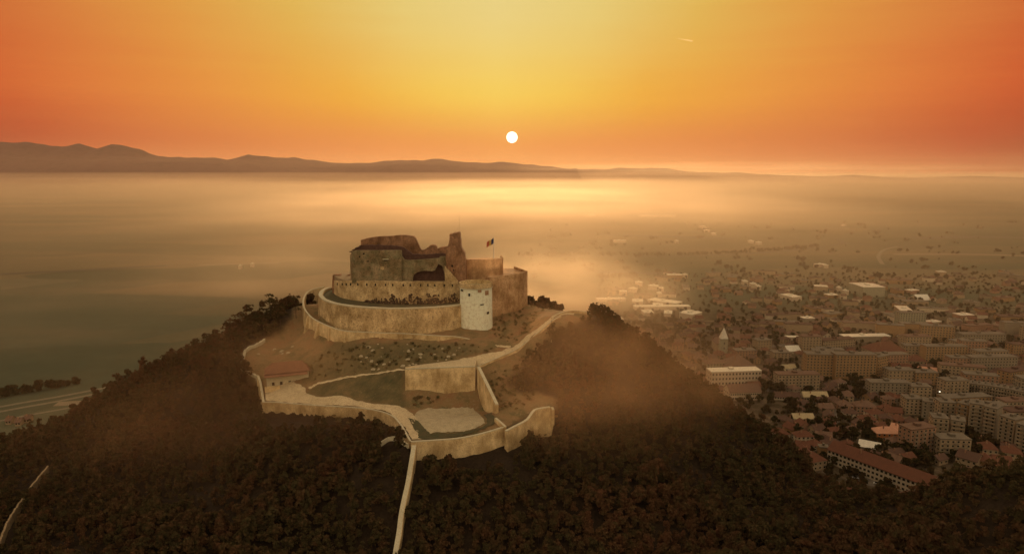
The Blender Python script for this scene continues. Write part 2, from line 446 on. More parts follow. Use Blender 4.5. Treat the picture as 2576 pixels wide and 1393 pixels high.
def blur(cv_, n=3):
    a = cv_.reshape(ny_, nx_, 4).copy()
    for _ in range(n):
        p = np.pad(a, ((1, 1), (1, 1), (0, 0)), 'edge'); a = (p[:-2, 1:-1] + p[2:, 1:-1] + p[1:-1, :-2] + p[1:-1, 2:] + 2 * p[1:-1, 1:-1]) / 6
    return a.reshape(-1, 4)


cv = blur(cv, 3); cv += (rng.random(cv.shape).astype(np.float32) - .5) * .3 * (cv > .02) * (cv < .98)
at = hp.color_attributes.new('cover', 'FLOAT_COLOR', 'POINT'); at.data.foreach_set('color', cv.ravel())
hp.polygons.foreach_set('use_smooth', [True] * len(hp.polygons))
hm = bpy.data.materials.new('hill_soil'); hm.use_nodes = True; t = hm.node_tree; t.nodes.clear()
b = nd(t, 'ShaderNodeBsdfPrincipled', i_Roughness=.95); b.inputs['Specular IOR Level'].default_value = .1
g = nd(t, 'ShaderNodeNewGeometry')
na = nd(t, 'ShaderNodeTexNoise', i_Scale=.13, i_Detail=7., i_Roughness=.62); t.links.new(g.outputs['Position'], na.inputs[0])
nb = nd(t, 'ShaderNodeTexNoise', i_Scale=.9, i_Detail=5., i_Roughness=.7); t.links.new(g.outputs['Position'], nb.inputs[0])
vc = nd(t, 'ShaderNodeVertexColor', layer_name='cover'); sc_ = nd(t, 'ShaderNodeSeparateColor'); t.links.new(vc.outputs[0], sc_.inputs[0])
wood = ramp(t, nb.outputs[0], [(.35, (.018, .012, .007)), (.7, (.04, .026, .014))])
dry = ramp(t, na.outputs[0], [(.34, (.20, .11, .052)), (.5, (.19, .125, .058)), (.66, (.10, .085, .036))])
dry = mixc(t, mth(t, 'MULTIPLY', mth(t, 'GREATER_THAN', nb.outputs[0], .60), .6), dry, (.26, .19, .105))
green = ramp(t, na.outputs[0], [(.36, (.06, .058, .026)), (.52, (.095, .08, .036)), (.66, (.16, .11, .05))])
green = mixc(t, mth(t, 'MULTIPLY', mth(t, 'GREATER_THAN', nb.outputs[0], .63), .55), green, (.22, .17, .09))
c = mixc(t, sc_.outputs[0], wood, mixc(t, sc_.outputs[1], dry, green)); t.links.new(c, b.inputs['Base Color'])
bp = nd(t, 'ShaderNodeBump', i_Strength=.9, i_Distance=.5); t.links.new(nb.outputs[0], bp.inputs['Height']); t.links.new(bp.outputs[0], b.inputs['Normal'])
o = nd(t, 'ShaderNodeOutputMaterial'); t.links.new(b.outputs[0], o.inputs[0])
hp.materials.append(hm)
hill = bpy.data.objects.new('hill', hp); COL.objects.link(hill); tag(hill, 'wooded volcanic hill under the fortress', 'hill', kind='structure')

# ------------------------------------------------------------------ the plain
pm = bpy.data.materials.new('farmland'); pm.use_nodes = True; t = pm.node_tree; t.nodes.clear()
b = nd(t, 'ShaderNodeBsdfPrincipled', i_Roughness=1.); b.inputs['Specular IOR Level'].default_value = 0.0
g = nd(t, 'ShaderNodeNewGeometry')
m1 = nd(t, 'ShaderNodeMapping'); m1.inputs['Rotation'].default_value = (0, 0, .32); m1.inputs['Scale'].default_value = (1 / 620, 1 / 260, 1); t.links.new(g.outputs['Position'], m1.inputs[0])
vo = nd(t, 'ShaderNodeTexVoronoi', distance='CHEBYCHEV'); vo.inputs['Scale'].default_value = 1; vo.inputs['Randomness'].default_value = .8; t.links.new(m1.outputs[0], vo.inputs[0])
fld = ramp(t, vo.outputs['Color'], [(.1, (.07, .085, .055)), (.35, (.115, .115, .07)), (.55, (.20, .155, .09)), (.8, (.085, .105, .07)), (.95, (.27, .21, .13))])
m2 = nd(t, 'ShaderNodeMapping'); m2.inputs['Scale'].default_value = (1 / 1500, 1 / 500, 1); t.links.new(g.outputs['Position'], m2.inputs[0])
n2 = nd(t, 'ShaderNodeTexNoise', i_Scale=1.6, i_Detail=8., i_Roughness=.6); t.links.new(m2.outputs[0], n2.inputs[0])
big = ramp(t, n2.outputs[0], [(.35, (.075, .09, .06)), (.5, (.125, .12, .075)), (.66, (.27, .18, .105))])
n3 = nd(t, 'ShaderNodeTexNoise', i_Scale=.06, i_Detail=6., i_Roughness=.7); t.links.new(g.outputs['Position'], n3.inputs[0])
c = mixc(t, .6, big, fld); c = mixc(t, mth(t, 'MULTIPLY', n3.outputs[0], .8), c, mixc(t, 1.0, c, (.55, .5, .42), 'MULTIPLY'))
# town soil and yards east of the hill
sp = nd(t, 'ShaderNodeSeparateXYZ'); t.links.new(g.outputs['Position'], sp.inputs[0])
tw = nd(t, 'ShaderNodeMapRange', interpolation_type='SMOOTHSTEP'); t.links.new(sp.outputs[1], tw.inputs[0]); tw.inputs[1].default_value = 1150; tw.inputs[2].default_value = 900
tw2 = mth(t, 'MULTIPLY', tw.outputs[0], mth(t, 'GREATER_THAN', sp.outputs[0], -40))
yard = ramp(t, n3.outputs[0], [(.38, (.05, .04, .022)), (.5, (.085, .062, .038)), (.64, (.15, .11, .07))])
c = mixc(t, tw2, c, yard)
t.links.new(c, b.inputs['Base Color']); o = nd(t, 'ShaderNodeOutputMaterial'); t.links.new(b.outputs[0], o.inputs[0])
me = bpy.data.meshes.new('ground')
S = 30000
me.from_pydata([(-S, -3000, 0), (S, -3000, 0), (S, 42000, 0), (-S, 42000, 0)], [], [(0, 1, 2, 3)]); me.materials.append(pm)
gr = bpy.data.objects.new('ground', me); COL.objects.link(gr); tag(gr, 'misty river plain with farmland', 'ground', kind='structure')

# far mountains
MT = [(-700, 380), (-400, 372), (-200, 362), (0, 357), (60, 360), (110, 364), (155, 370), (200, 362), (245, 372), (280, 361), (320, 368), (350, 376), (375, 389), (400, 394), (450, 396), (500, 398), (540, 394), (570, 400), (600, 396), (625, 388), (660, 396), (700, 398), (735, 396), (780, 403), (830, 407), (900, 410), (960, 409), (1010, 403), (1060, 404), (1110, 399), (1150, 404), (1200, 409), (1290, 411), (1350, 416), (1400, 421), (1450, 423), (1520, 426), (1600, 424), (1660, 423), (1700, 427), (1760, 431), (1850, 436), (1950, 440), (2300, 446), (3300, 448)]


def mountain(name, pts, Y, depth, jag, seed, dy=0):
    r = random.Random(seed); P = [atY(x, y + dy, Y) for x, y in pts]
    Qp = []
    for a, bq in zip(P[:-1], P[1:]):
        k = 7
        for j in range(k): Qp.append(a + (bq - a) * (j / k))
    Qp.append(P[-1]); n = len(Qp)
    rows = 12; vs = []; 
    ph = [r.uniform(0, 6.28) for _ in range(8)]
    for kz in range(rows + 1):
        s = kz / rows
        for i, p in enumerate(Qp):
            h = max(p[2], 4); x = p[0]
            nn = sum(math.sin(x / (420 / (q + 1)) + ph[q] + 1.9 * s * (q % 3)) / (q + 1.5) for q in range(8))
            prof = (1 - s) ** 1.15
            vs.append((x, Y - depth * s + nn * 60 * min(1, s * 4), max(h * prof + nn * jag * math.sin(math.pi * s), -5) if kz < rows else -5) if kz else (x, Y, h + nn * jag * .55))
    base = len(vs)
    for p in Qp: vs.append((p[0], Y + depth * .6, -5))
    fs = []
    for kz in range(rows):
        for i in range(n - 1): fs.append((kz * n + i, kz * n + i + 1, (kz + 1) * n + i + 1, (kz + 1) * n + i))
    for i in range(n - 1): fs.append((base + i, base + i + 1, i + 1, i))
    mb = MB(); mb.add(vs, fs)
    return mb


mtm = surf('mountain_woods', (.085, .035, .034), (.10, .045, .04), scale=.0012)
tag(mountain('mountains', MT, 15500, 2600, 36, 3).build('mountains', mtm, smooth=True), 'long hazy mountain ridge on the horizon, higher at its left end', 'mountains', kind='structure')
MT2 = [(x, 430 + (y - 430) * .55 + 6 * math.sin(x / 90.)) for x, y in MT if x < 1500]
tag(mountain('foothills', MT2, 13300, 1500, 22, 5).build('foothills', mtm, smooth=True), 'lower hazy foothills in front of the mountain ridge', 'hills', kind='structure')


# ------------------------------------------------------------------ roads and paths draped over the hill
def ribbon(name, edges_a, edges_b, mat, label, lift=.30, cross=5, k=8, cat='path'):
    """edges in picture points on the hill surface."""
    A = [hit(x, y) for x, y in edges_a]; B = [hit(x, y) for x, y in edges_b]
    if k: A = smooth_path(A, k); B = smooth_path(B, k)
    else:
        lp = lambda Q_: [Q_[i] + (Q_[i + 1] - Q_[i]) * j / 8 for i in range(len(Q_) - 1) for j in range(8)] + [Q_[-1]]
        A, B = lp(A), lp(B)
    vs = []; fs = []
    er = random.Random(len(name))
    for a, bq in zip(A, B):
        wv = (bq - a) / (np.linalg.norm(bq - a) + 1e-6); a = a + wv * er.uniform(-.35, .35); bq = bq + wv * er.uniform(-.35, .35)
        for j in range(cross + 1):
            p = a + (bq - a) * j / cross; vs.append((p[0], p[1], float(gz(p[0], p[1])) + lift))
    w = cross + 1
    for i in range(len(A) - 1):
        for j in range(cross): fs.append((i * w + j, i * w + j + 1, (i + 1) * w + j + 1, (i + 1) * w + j))
    o = MB().add(vs, fs).build(name, mat, smooth=True); return tag(o, label, cat, kind='structure')


ribbon('ramp_road', [(1022, 927), Z3(420, 512), Z3(560, 490), Z3(740, 456), Z3(900, 422), Z3(1050, 392), Z3(1130, 370), Z3(1250, 312), Z3(1400, 196), Z3(1510, 104), Z3(1600, 62), Z3(1720, 55)],
       [(1024, 934), Z3(430, 560), Z3(600, 546), Z3(760, 530), Z3(880, 516), Z3(1000, 465), Z3(1130, 410), Z3(1260, 345), Z3(1410, 222), Z3(1530, 122), Z3(1610, 78), Z3(1720, 72)], pathm, 'pale gravel ramp road climbing from the retaining wall to the knoll')
ribbon('lower_road', [(668, 985), (720, 962), (765, 975), (772, 990), (815, 1000), (890, 1006), (970, 1018), (1022, 1030), (1048, 1052), (1062, 1080), (1066, 1106)],
       [(668, 1008), (690, 1010), (730, 1014), (770, 1017), (820, 1020), (885, 1022), (945, 1030), (985, 1042), (1008, 1062), (1024, 1085), (1036, 1106)], pathm, 'pale gravel road curving from the house down to the court corner')
ribbon('lawn_path', [(775, 976), (800, 963), (850, 952), (900, 944), (960, 936), (1020, 929)], [(779, 979), (803, 967), (852, 956), (901, 948), (960, 940), (1020, 933)], pathm, 'narrow light footpath along the upper edge of the lawn', lift=.25, cross=2)
courtm = surf('court_gravel', (.40, .33, .20), (.30, .245, .145), (.20, .16, .09), .35, fine=2)
ribbon('court_floor', [Z3(335, 985), Z3(372, 900), Z3(470, 868), Z3(660, 872), Z3(855, 872), Z3(905, 920)], [Z3(400, 1040), Z3(480, 1088), Z3(620, 1078), Z3(780, 1068), Z3(880, 1042), Z3(955, 1000)], courtm, 'worn gravel floor of the walled court', lift=.28, cross=10, k=0)
ribbon('junction_path', [Z3(1040, 330), Z3(1090, 335), Z3(1180, 338)], [Z3(1060, 345), Z3(1110, 352), Z3(1170, 358)], pathm, 'short gravel path joining the ramp road below the white bastion', cross=2)

# ------------------------------------------------------------------ fortress
def wpt(u, v, z):
    p = atZ(*Z1(u, v), z); return p


# outermost walkway parapet with buttresses
WK = [(300, 762, 131.5), (200, 783, 130.5), (130, 815, 129.5), (92, 880, 128.8), (92, 950, 128.2), (130, 1018, 127.5), (200, 1080, 126.6), (350, 1150, 125.6), (500, 1190, 125.0), (800, 1207, 124.3), (1050, 1215, 124.0), (1400, 1236, 123.5), (1600, 1250, 123.0), (1800, 1297, 121.8), (1905, 1330, 121.0)]
wk = [wpt(*p) for p in WK]; wks = smooth_path(wk, 6)
ww = empty('walkway_wall', tuple(wk[8])); tag(ww, 'low beige buttressed wall carrying the walkway round the foot of the fortress', 'wall')
mb = MB(); mb.wall([(p[0], p[1], p[2], min(p[2] - 4.0, float(gz(p[0], p[1])) - 1)) for p in wks], 1.1, inner=1, batter=.08, jag=.12, step=1.2)
part('wall_body', mb, stone_light, ww)
mb = MB(); mb.wall([(p[0], p[1], p[2] + .28, p[2] + .003) for p in wks], .9, inner=1, step=1.2); part('coping', mb, coping, ww)
for u, v, h in [(150, 1045, 11), (235, 1100, 10), (360, 1152, 7), (500, 1190, 5), (830, 1207, 4), (1055, 1215, 4), (1420, 1238, 4)]:
    c = min(range(len(wks)), key=lambda i: abs(proj(wks[i])[0] - Z1(u, v)[0]) + abs(proj(wks[i])[1] - Z1(u, v)[1]))
    p = wks[c]; a = wks[max(c - 1, 0)]; d = wks[min(c + 1, len(wks) - 1)] - a; d /= np.linalg.norm(d[:2]); n = np.array([d[1], -d[0]])
    if n[1] > 0 and p[0] > -110: n = -n
    w2 = .7 if h < 9 else .9; o1 = 1.4 if h < 9 else 4.2
    zt = p[2] - .3; q = lambda s, oo, z: (p[0] + d[0] * s * w2 + n[0] * oo, p[1] + d[1] * s * w2 + n[1] * oo, z)
    zb = zt - h - 3
    mb = MB().add([q(-1, -.1, zb), q(1, -.1, zb), q(1, o1, zb), q(-1, o1, zb), q(-1, -.1, zt), q(1, -.1, zt), q(1, .7, zt), q(-1, .7, zt)], [(0, 3, 2, 1), (4, 5, 6, 7), (0, 1, 5, 4), (1, 2, 6, 5), (2, 3, 7, 6), (3, 0, 4, 7)])
    part('buttress', mb, stone_light, ww)

# third ring: great curved retaining wall
T3 = [(345, 764), (300, 775), (262, 798), (243, 833), (262, 862), (300, 890), (420, 926), (600, 951), (800, 964), (1000, 969), (1300, 961), (1500, 946), (1700, 924)]
t3 = [wpt(u, v, 137.0) for u, v in T3]; t3s = smooth_path(t3, 6)
R3 = empty('outer_ring_wall', tuple(t3[8])); tag(R3, 'tall curved beige retaining wall with a light coping, outermost big ring of the fortress', 'wall')
part('wall_body', MB().wall([(p[0], p[1], 136.5, min(122, float(gz(p[0], p[1])) - 2)) for p in t3s], 2.6, batter=.06, step=1.5), stone, R3)
part('coping', MB().wall([(p[0], p[1], 137.05, 136.5) for p in t3s], 2.3, step=1.5, jag=.05), coping, R3)
back3 = [(-12, 425), (-30, 452), (-60, 464), (-90, 458), (-108, 440)]
poly = [(p[0] + .0, p[1] + .9) for p in t3s] + back3
m = MB(); m.prism(poly, 128, 135.7); tag(m.build('outer_terrace', grass), 'dark grassy terrace between the two curved walls', 'terrace', kind='structure')

# second ring: loopholed curtain
T2 = [(385, 692, 798), (392, 700, 812), (415, 702, 836), (480, 704, 864), (560, 704, 880), (650, 705, 893), (800, 707, 908), (1000, 710, 918), (1200, 711, 920), (1400, 713, 913), (1560, 716, 902), (1640, 722, 890)]
t2 = []
for u, vt, vb in T2:
    x, yb = Z1(u, vb); B = atZ(x, yb, 136.0); T = atY(*Z1(u, vt), B[1]); t2.append(np.array([B[0], B[1], T[2]]))
t2s = smooth_path(t2, 6)
t2s = [np.array([-101.5, 426., t2[0][2]])] + t2s
R2 = empty('loopholed_curtain_wall', tuple(t2[6])); tag(R2, 'weathered curved curtain wall with a row of small loopholes under the ruined palace', 'wall')
part('wall_body', MB().wall([(p[0], p[1], p[2], 134) for p in t2s], 1.8, jag=.16, step=1.2, batter=.03), stone, R2)
for u in [430, 475, 515, 555, 634, 716, 800, 886, 972, 1055, 1140, 1222, 1302, 1380, 1450, 1540]:
    x = Z1(u, 0)[0]; k = min(range(len(t2s) - 1), key=lambda i: abs(proj(t2s[i])[0] - x)); p = t2s[k]; d = t2s[k + 1] - p; d /= np.linalg.norm(d[:2]); n = np.array([d[1], -d[0]])
    s = 1 if n[1] < 0 else -1
    q = lambda a, oo, z: (p[0] + d[0] * a + n[0] * s * oo, p[1] + d[1] * a + n[1] * s * oo, z)
    z0 = p[2] - 2.6
    mb = MB().add([q(-.32, -.6, z0), q(.32, -.6, z0), q(.32, .42, z0), q(-.32, .42, z0), q(-.32, -.6, z0 + 1.3), q(.32, -.6, z0 + 1.3), q(.32, .42, z0 + 1.3), q(-.32, .42, z0 + 1.3)], [(0, 3, 2, 1), (4, 5, 6, 7), (0, 1, 5, 4), (1, 2, 6, 5), (2, 3, 7, 6), (3, 0, 4, 7)])
    part('loophole', mb, dark, R2)
# fallen and overgrown masonry at the foot of the curtain
mb = MB(); rr = random.Random(3)
for i in range(420):
    u = rr.uniform(690, 1600); x = Z1(u, 0)[0]; k = min(range(len(t2s) - 1), key=lambda i: abs(proj(t2s[i])[0] - x)); p = t2s[k]
    top = 7.0 * math.sin(max(0, min(1, (u - 690) / 900)) * 2.6) ** .6 * (.55 + .45 * math.sin(u * .021) * math.sin(u * .053 + 1))
    hh = top * rr.random(); s = rr.uniform(.35, .8); c0 = (p[0] + rr.uniform(-.8, .8), p[1] - .2 - (1 - hh / 8) * rr.uniform(.2, 2.2), 135.6 + hh)
    q_ = [(c0[0] + s * rr.uniform(.6, 1.2) * math.cos(a) * math.cos(b_), c0[1] + s * .7 * math.sin(a) * math.cos(b_), c0[2] + s * rr.uniform(.5, 1.1) * math.sin(b_)) for b_ in (-.7, .6) for a in (0, 1.26, 2.5, 3.77, 5.0)]
    mb.add(q_ + [(c0[0], c0[1], c0[2] - s), (c0[0], c0[1] - .1, c0[2] + s)], [(a, (a + 1) % 5, 5 + (a + 1) % 5, 5 + a) for a in range(5)] + [((a + 1) % 5, a, 10) for a in range(5)] + [(5 + a, 5 + (a + 1) % 5, 11) for a in range(5)])
overgrow = surf('scrub', (.065, .045, .026), (.10, .06, .04), (.03, .02, .012), .6, bump=.4)
part('foliage', mb, overgrow, R2)
tag(MB().prism([(p[0], p[1] + 1.0) for p in t2s] + [(-18, 432), (-50, 446), (-80, 444)], 135.7, 147.2 - .6).build('palace_yard', trackm), 'bare yard inside the curtain wall around the ruined palace', 'courtyard', kind='structure')
# broken stub at the far left end of the curtain
tag(MB().profile([Z1(375, 760), Z1(378, 652), Z1(400, 643), Z1(445, 640), Z1(468, 660), Z1(478, 690), Z1(500, 698), Z1(512, 650), Z1(548, 640), Z1(552, 760)], 134, 414, 3.0, jag=.3, seed=4).build('ruined_wall_stub', stone_haze_red), 'jagged reddish wall stub at the left end of the loopholed curtain', 'ruined wall')

# ruined palace
PB = 146.0
pal = empty('ruined_palace', tuple(atY(*Z1(800, 705), 390))); tag(pal, 'roofless ruined stone palace with a broken tower crowning the hill', 'ruin')
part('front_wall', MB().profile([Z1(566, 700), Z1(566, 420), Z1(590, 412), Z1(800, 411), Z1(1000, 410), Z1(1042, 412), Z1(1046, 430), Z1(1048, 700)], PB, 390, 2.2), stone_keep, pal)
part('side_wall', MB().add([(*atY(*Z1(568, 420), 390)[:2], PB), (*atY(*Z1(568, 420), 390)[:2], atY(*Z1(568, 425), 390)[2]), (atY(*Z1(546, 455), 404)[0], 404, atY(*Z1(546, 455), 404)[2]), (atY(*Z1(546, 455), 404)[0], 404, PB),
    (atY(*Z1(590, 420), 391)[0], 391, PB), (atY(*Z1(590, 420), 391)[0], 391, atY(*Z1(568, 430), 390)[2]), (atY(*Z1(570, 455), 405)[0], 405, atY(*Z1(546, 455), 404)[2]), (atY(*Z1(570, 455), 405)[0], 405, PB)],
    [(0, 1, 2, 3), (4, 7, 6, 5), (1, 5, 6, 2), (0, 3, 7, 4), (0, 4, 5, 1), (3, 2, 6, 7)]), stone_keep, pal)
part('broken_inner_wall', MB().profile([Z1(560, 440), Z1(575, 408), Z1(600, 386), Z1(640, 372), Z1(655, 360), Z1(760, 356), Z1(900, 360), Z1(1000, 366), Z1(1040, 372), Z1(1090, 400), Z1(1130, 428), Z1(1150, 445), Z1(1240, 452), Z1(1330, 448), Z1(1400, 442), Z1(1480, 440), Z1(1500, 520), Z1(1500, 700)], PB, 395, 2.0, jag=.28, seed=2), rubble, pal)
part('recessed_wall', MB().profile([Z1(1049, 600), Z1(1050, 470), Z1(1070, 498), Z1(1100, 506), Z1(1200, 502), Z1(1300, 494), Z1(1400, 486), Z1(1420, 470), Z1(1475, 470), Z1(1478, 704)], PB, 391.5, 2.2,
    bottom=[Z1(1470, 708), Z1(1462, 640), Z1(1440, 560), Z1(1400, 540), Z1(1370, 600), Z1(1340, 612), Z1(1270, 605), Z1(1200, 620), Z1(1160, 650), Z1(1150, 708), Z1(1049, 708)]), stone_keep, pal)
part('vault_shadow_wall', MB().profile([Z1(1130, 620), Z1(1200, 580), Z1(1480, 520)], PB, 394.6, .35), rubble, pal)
part('back_wall', MB().profile([Z1(650, 560), Z1(650, 310), Z1(700, 296), Z1(760, 283), Z1(860, 274), Z1(950, 271), Z1(1010, 264), Z1(1080, 262), Z1(1165, 271), Z1(1185, 300), Z1(1205, 345), Z1(1222, 385), Z1(1240, 405), Z1(1268, 402), Z1(1300, 380), Z1(1320, 362), Z1(1348, 354), Z1(1375, 360), Z1(1388, 376), Z1(1388, 395), Z1(1405, 388), Z1(1430, 377), Z1(1490, 370), Z1(1500, 560)], PB, 408, 3.0, jag=.1, seed=5), stone_haze_red, pal)
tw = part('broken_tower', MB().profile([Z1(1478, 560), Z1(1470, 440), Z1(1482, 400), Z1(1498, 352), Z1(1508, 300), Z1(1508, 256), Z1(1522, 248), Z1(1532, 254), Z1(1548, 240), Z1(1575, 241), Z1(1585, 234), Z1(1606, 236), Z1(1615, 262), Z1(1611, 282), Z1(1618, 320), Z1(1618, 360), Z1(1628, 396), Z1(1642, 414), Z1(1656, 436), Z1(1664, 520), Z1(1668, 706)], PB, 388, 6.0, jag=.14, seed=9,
    bottom=[Z1(1668, 712), Z1(1590, 712), Z1(1560, 668), Z1(1530, 640), Z1(1500, 610), Z1(1478, 580)]), stone_haze_red, pal)
part('stair_rubble', MB().profile([Z1(1462, 560), Z1(1485, 586), Z1(1500, 600), Z1(1530, 636), Z1(1562, 668), Z1(1592, 705)], PB, 386.5, 1.4, jag=.35, seed=12), stone, pal)
for u, v, w_, h_ in [(680, 442, 18, 16), (640, 470, 14, 14), (720, 515, 24, 10), (893, 507, 34, 9), (860, 580, 36, 30), (1535, 560, 16, 20), (1520, 628, 18, 14), (1548, 600, 10, 16)]:
    Y = 390 if u < 1100 else 388
    a, c_ = atY(*Z1(u - w_ / 2, v - h_ / 2), Y), atY(*Z1(u + w_ / 2, v + h_ / 2), Y)
    if (u, v) == (860, 580): 
        part('walled_up_window', MB().box(a[0], c_[0], Y - .05, Y + .5, c_[2], a[2]), stone_light, pal); continue
    part('window_opening', MB().box(a[0], c_[0], Y - .03, Y + .5, c_[2], a[2]), dark, pal)
a = atY(*Z1(893, 498), 390); part('window_lintel', MB().box(a[0] - 1.7, a[0] + 1.7, 389.5, 390.4, a[2], a[2] + .5), coping, pal)
rr = random.Random(8)
for i in range(9):     # joist ends sticking out of the broken wall head on the left
    u0, v0 = 548 + i * 14, 425 - i * 8; p = atY(*Z1(u0 + 22, v0 + 2), 396); q_ = atY(*Z1(u0 - 8, v0 - 3 + rr.uniform(-4, 4)), 394)
    part('joist_end', MB().tube(tuple(p), tuple(q_), .32, .26, 6), rubble, pal)

# hanging round range in the orange glow behind, with its flag
gl = empty('upper_round_bastion', tuple(atY(*Z1(1850, 690), 399))); tag(gl, 'low orange-lit rounded masonry bastion carrying the flagpole', 'bastion')
fr = [(-27.5, 404), (-26.5, 400), (-23, 397.4), (-16, 396.4), (-9.5, 397), (-6.2, 399), (-5.2, 403), (-6, 412), (-15, 416), (-26, 413)]
zt = atY(*Z1(1850, 497), 398)[2]
part('masonry', MB().prism([(x * 1.0, y) for x, y in fr], 146.2, zt - 1.2), plaster_orange, gl)
part('parapet', MB().wall([(x, y, zt + (.5 if x > -12 else -.4 if x < -24 else .1), zt - 1.2) for x, y in fr[:8]], 1.0, jag=.2, step=1.3), plaster_orange, gl)
fp = atY(*Z1(1937, 492), 399.5)
pole = empty('flagpole', (fp[0], fp[1], zt - .6)); tag(pole, 'tall thin white flagpole standing on the round bastion', 'flagpole')
ft = atY(*Z1(1933, 284), 399.5)
part('pole', MB().tube((fp[0], fp[1], zt - 1.2), (fp[0], fp[1], ft[2]), .24, .16, 8), surf('flagpole_paint', (.7, .68, .6)), pole)
part('finial', MB().tube((fp[0], fp[1], ft[2]), (fp[0], fp[1], ft[2] + .35), .2, .05, 8), coping, pole)
fl = empty('flag', (fp[0], fp[1], ft[2] - .3)); tag(fl, 'blue, yellow and red tricolour flag drooping from the pole on the round bastion', 'flag')
cols = [('stripe_blue', (.07, .07, .16)), ('stripe_yellow', (.75, .52, .16)), ('stripe_red', (.55, .14, .08))]
for k, (nm, cc) in enumerate(cols):
    vs = []; fs = []
    for i in range(5):
        s = (k * 4 + i) / 12
        for j in range(6):
            w_ = j / 5
            vs.append((fp[0] - .15 - s * 4.0, fp[1] + .35 * math.sin(s * 9 + w_ * 2), ft[2] - .2 - w_ * 3.1 - s * 2.9 - .25 * math.sin(s * 6)))
    for i in range(4):
        for j in range(5): fs.append((i * 6 + j, i * 6 + j + 1, (i + 1) * 6 + j + 1, (i + 1) * 6 + j))
    nv_ = len(vs); vs2 = [(x, y + .03, z) for x, y, z in vs]
    part(nm, MB().add(vs + vs2, fs + [tuple(i + nv_ for i in reversed(f)) for f in fs]), surf(nm, cc, transl=.35), fl, smooth=True)
ap = atY(*Z1(1603, 240), 391)
mast = empty('radio_mast', tuple(ap)); tag(mast, 'very thin radio mast rising behind the broken tower top', 'mast')
at_ = atY(*Z1(1603, 30), 391)
part('rod', MB().tube((ap[0], ap[1], 160), tuple(at_), .13, .05, 6), surf('galvanised', (.35, .30, .22)), mast)
for f_ in (.35, .6): part('cross_arm', MB().box(ap[0] - .5, ap[0] + .5, ap[1] - .04, ap[1] + .04, ap[2] + (at_[2] - ap[2]) * f_, ap[2] + (at_[2] - ap[2]) * f_ + .08), MATS['galvanised'], mast)

# white plastered bastion
bc = (-20.0, 374.5); br = 8.9
wb = empty('white_bastion', (bc[0], bc[1], 124)); tag(wb, 'tall pale plastered round bastion with small dark windows', 'bastion')
zt = 149.0
n = 40; ring = [(math.cos(2 * math.pi * k / n + .1), math.sin(2 * math.pi * k / n + .1)) for k in range(n)]
mb = MB()
mb.prism([(bc[0] + c * (br + .25), bc[1] + s * (br + .25)) for c, s in ring], 117, zt - 2.6, 0, [(bc[0] + c * br, bc[1] + s * br) for c, s in ring])
part('plastered_drum', mb, plaster, wb, smooth=False)
mb = MB(); mb.wall([(bc[0] + c * (br + .35), bc[1] + s * (br + .35), zt + .1, zt - 2.2) for c, s in ring + ring[:1]], 1.0, inner=1, jag=.12, step=1.5); part('parapet', mb, stone, wb)
mb = MB(); mb.wall([(bc[0] + c * (br + .5), bc[1] + s * (br + .5), zt - 2.2, zt - 2.6) for c, s in ring + ring[:1]], .8, inner=1, step=1.5); part('string_course', mb, coping, wb)
for u, v, w_, h_ in [(1630, 795, 20, 14), (1700, 838, 16, 28), (1800, 800, 34, 26), (1822, 932, 32, 10), (1878, 1012, 20, 24), (1868, 818, 30, 44)]:
    x, y = Z1(u, v); X = (x - CX) / FOC * 367; 
    for _ in range(4):
        dx = np.clip(X - bc[0], -br, br); Yq = bc[1] - math.sqrt(max(br * br - dx * dx, 0)); X = atY(x, y, Yq)[0]
    P = atY(x, y, Yq); hw, hh = w_ * .2604 / FOC * Yq / 2, h_ * .2604 / FOC * Yq / 2
    nx, ny = (P[0] - bc[0]) / br, (P[1] - bc[1]) / br; tx, ty = -ny, nx
    q = lambda a, oo, z: (P[0] + tx * a + nx * oo, P[1] + ty * a + ny * oo, P[2] + z)
    hw *= min(1.8, 1 / max(.35, abs(ny)))
    mb = MB().add([q(-hw, -.5, -hh), q(hw, -.5, -hh), q(hw, .30, -hh), q(-hw, .30, -hh), q(-hw, -.5, hh), q(hw, -.5, hh), q(hw, .30, hh), q(-hw, .30, hh)], [(0, 3, 2, 1), (4, 5, 6, 7), (0, 1, 5, 4), (1, 2, 6, 5), (2, 3, 7, 6), (3, 0, 4, 7)])
    part('window' if w_ < 30 or h_ < 24 else 'bare_masonry_patch', mb, brickpatch if w_ >= 30 and h_ >= 24 else dark, wb)

# eastern rampart
rp = [(-14, 384), (-12.6, 387.5), (6.2, 396), (9.4, 404), (2, 424), (-16, 424)]
rt = atY(*Z1(2225, 628), 397)[2]
rm = empty('eastern_rampart', (0, 395, 135)); tag(rm, 'broad angular rampart with a warm plastered face right of the white bastion', 'rampart')
part('rampart_body', MB().prism([(x, y) for x, y in rp], 126, rt - 1.2, 0, [(x * .985, y + .2) for x, y in rp]), plaster_orange, rm)
part('parapet', MB().wall([(x * .985, y + .15, rt + (.2 if x > 0 else -1.3), rt - 1.2) for x, y in rp[:5]], .9, jag=.1, step=2), plaster_orange, rm)
part('inner_wall', MB().profile([Z1(1780, 702), Z1(1850, 680), Z1(1910, 662), Z1(1985, 655), Z1(1990, 700)], 142, 392, 1.0), plaster_orange, rm)

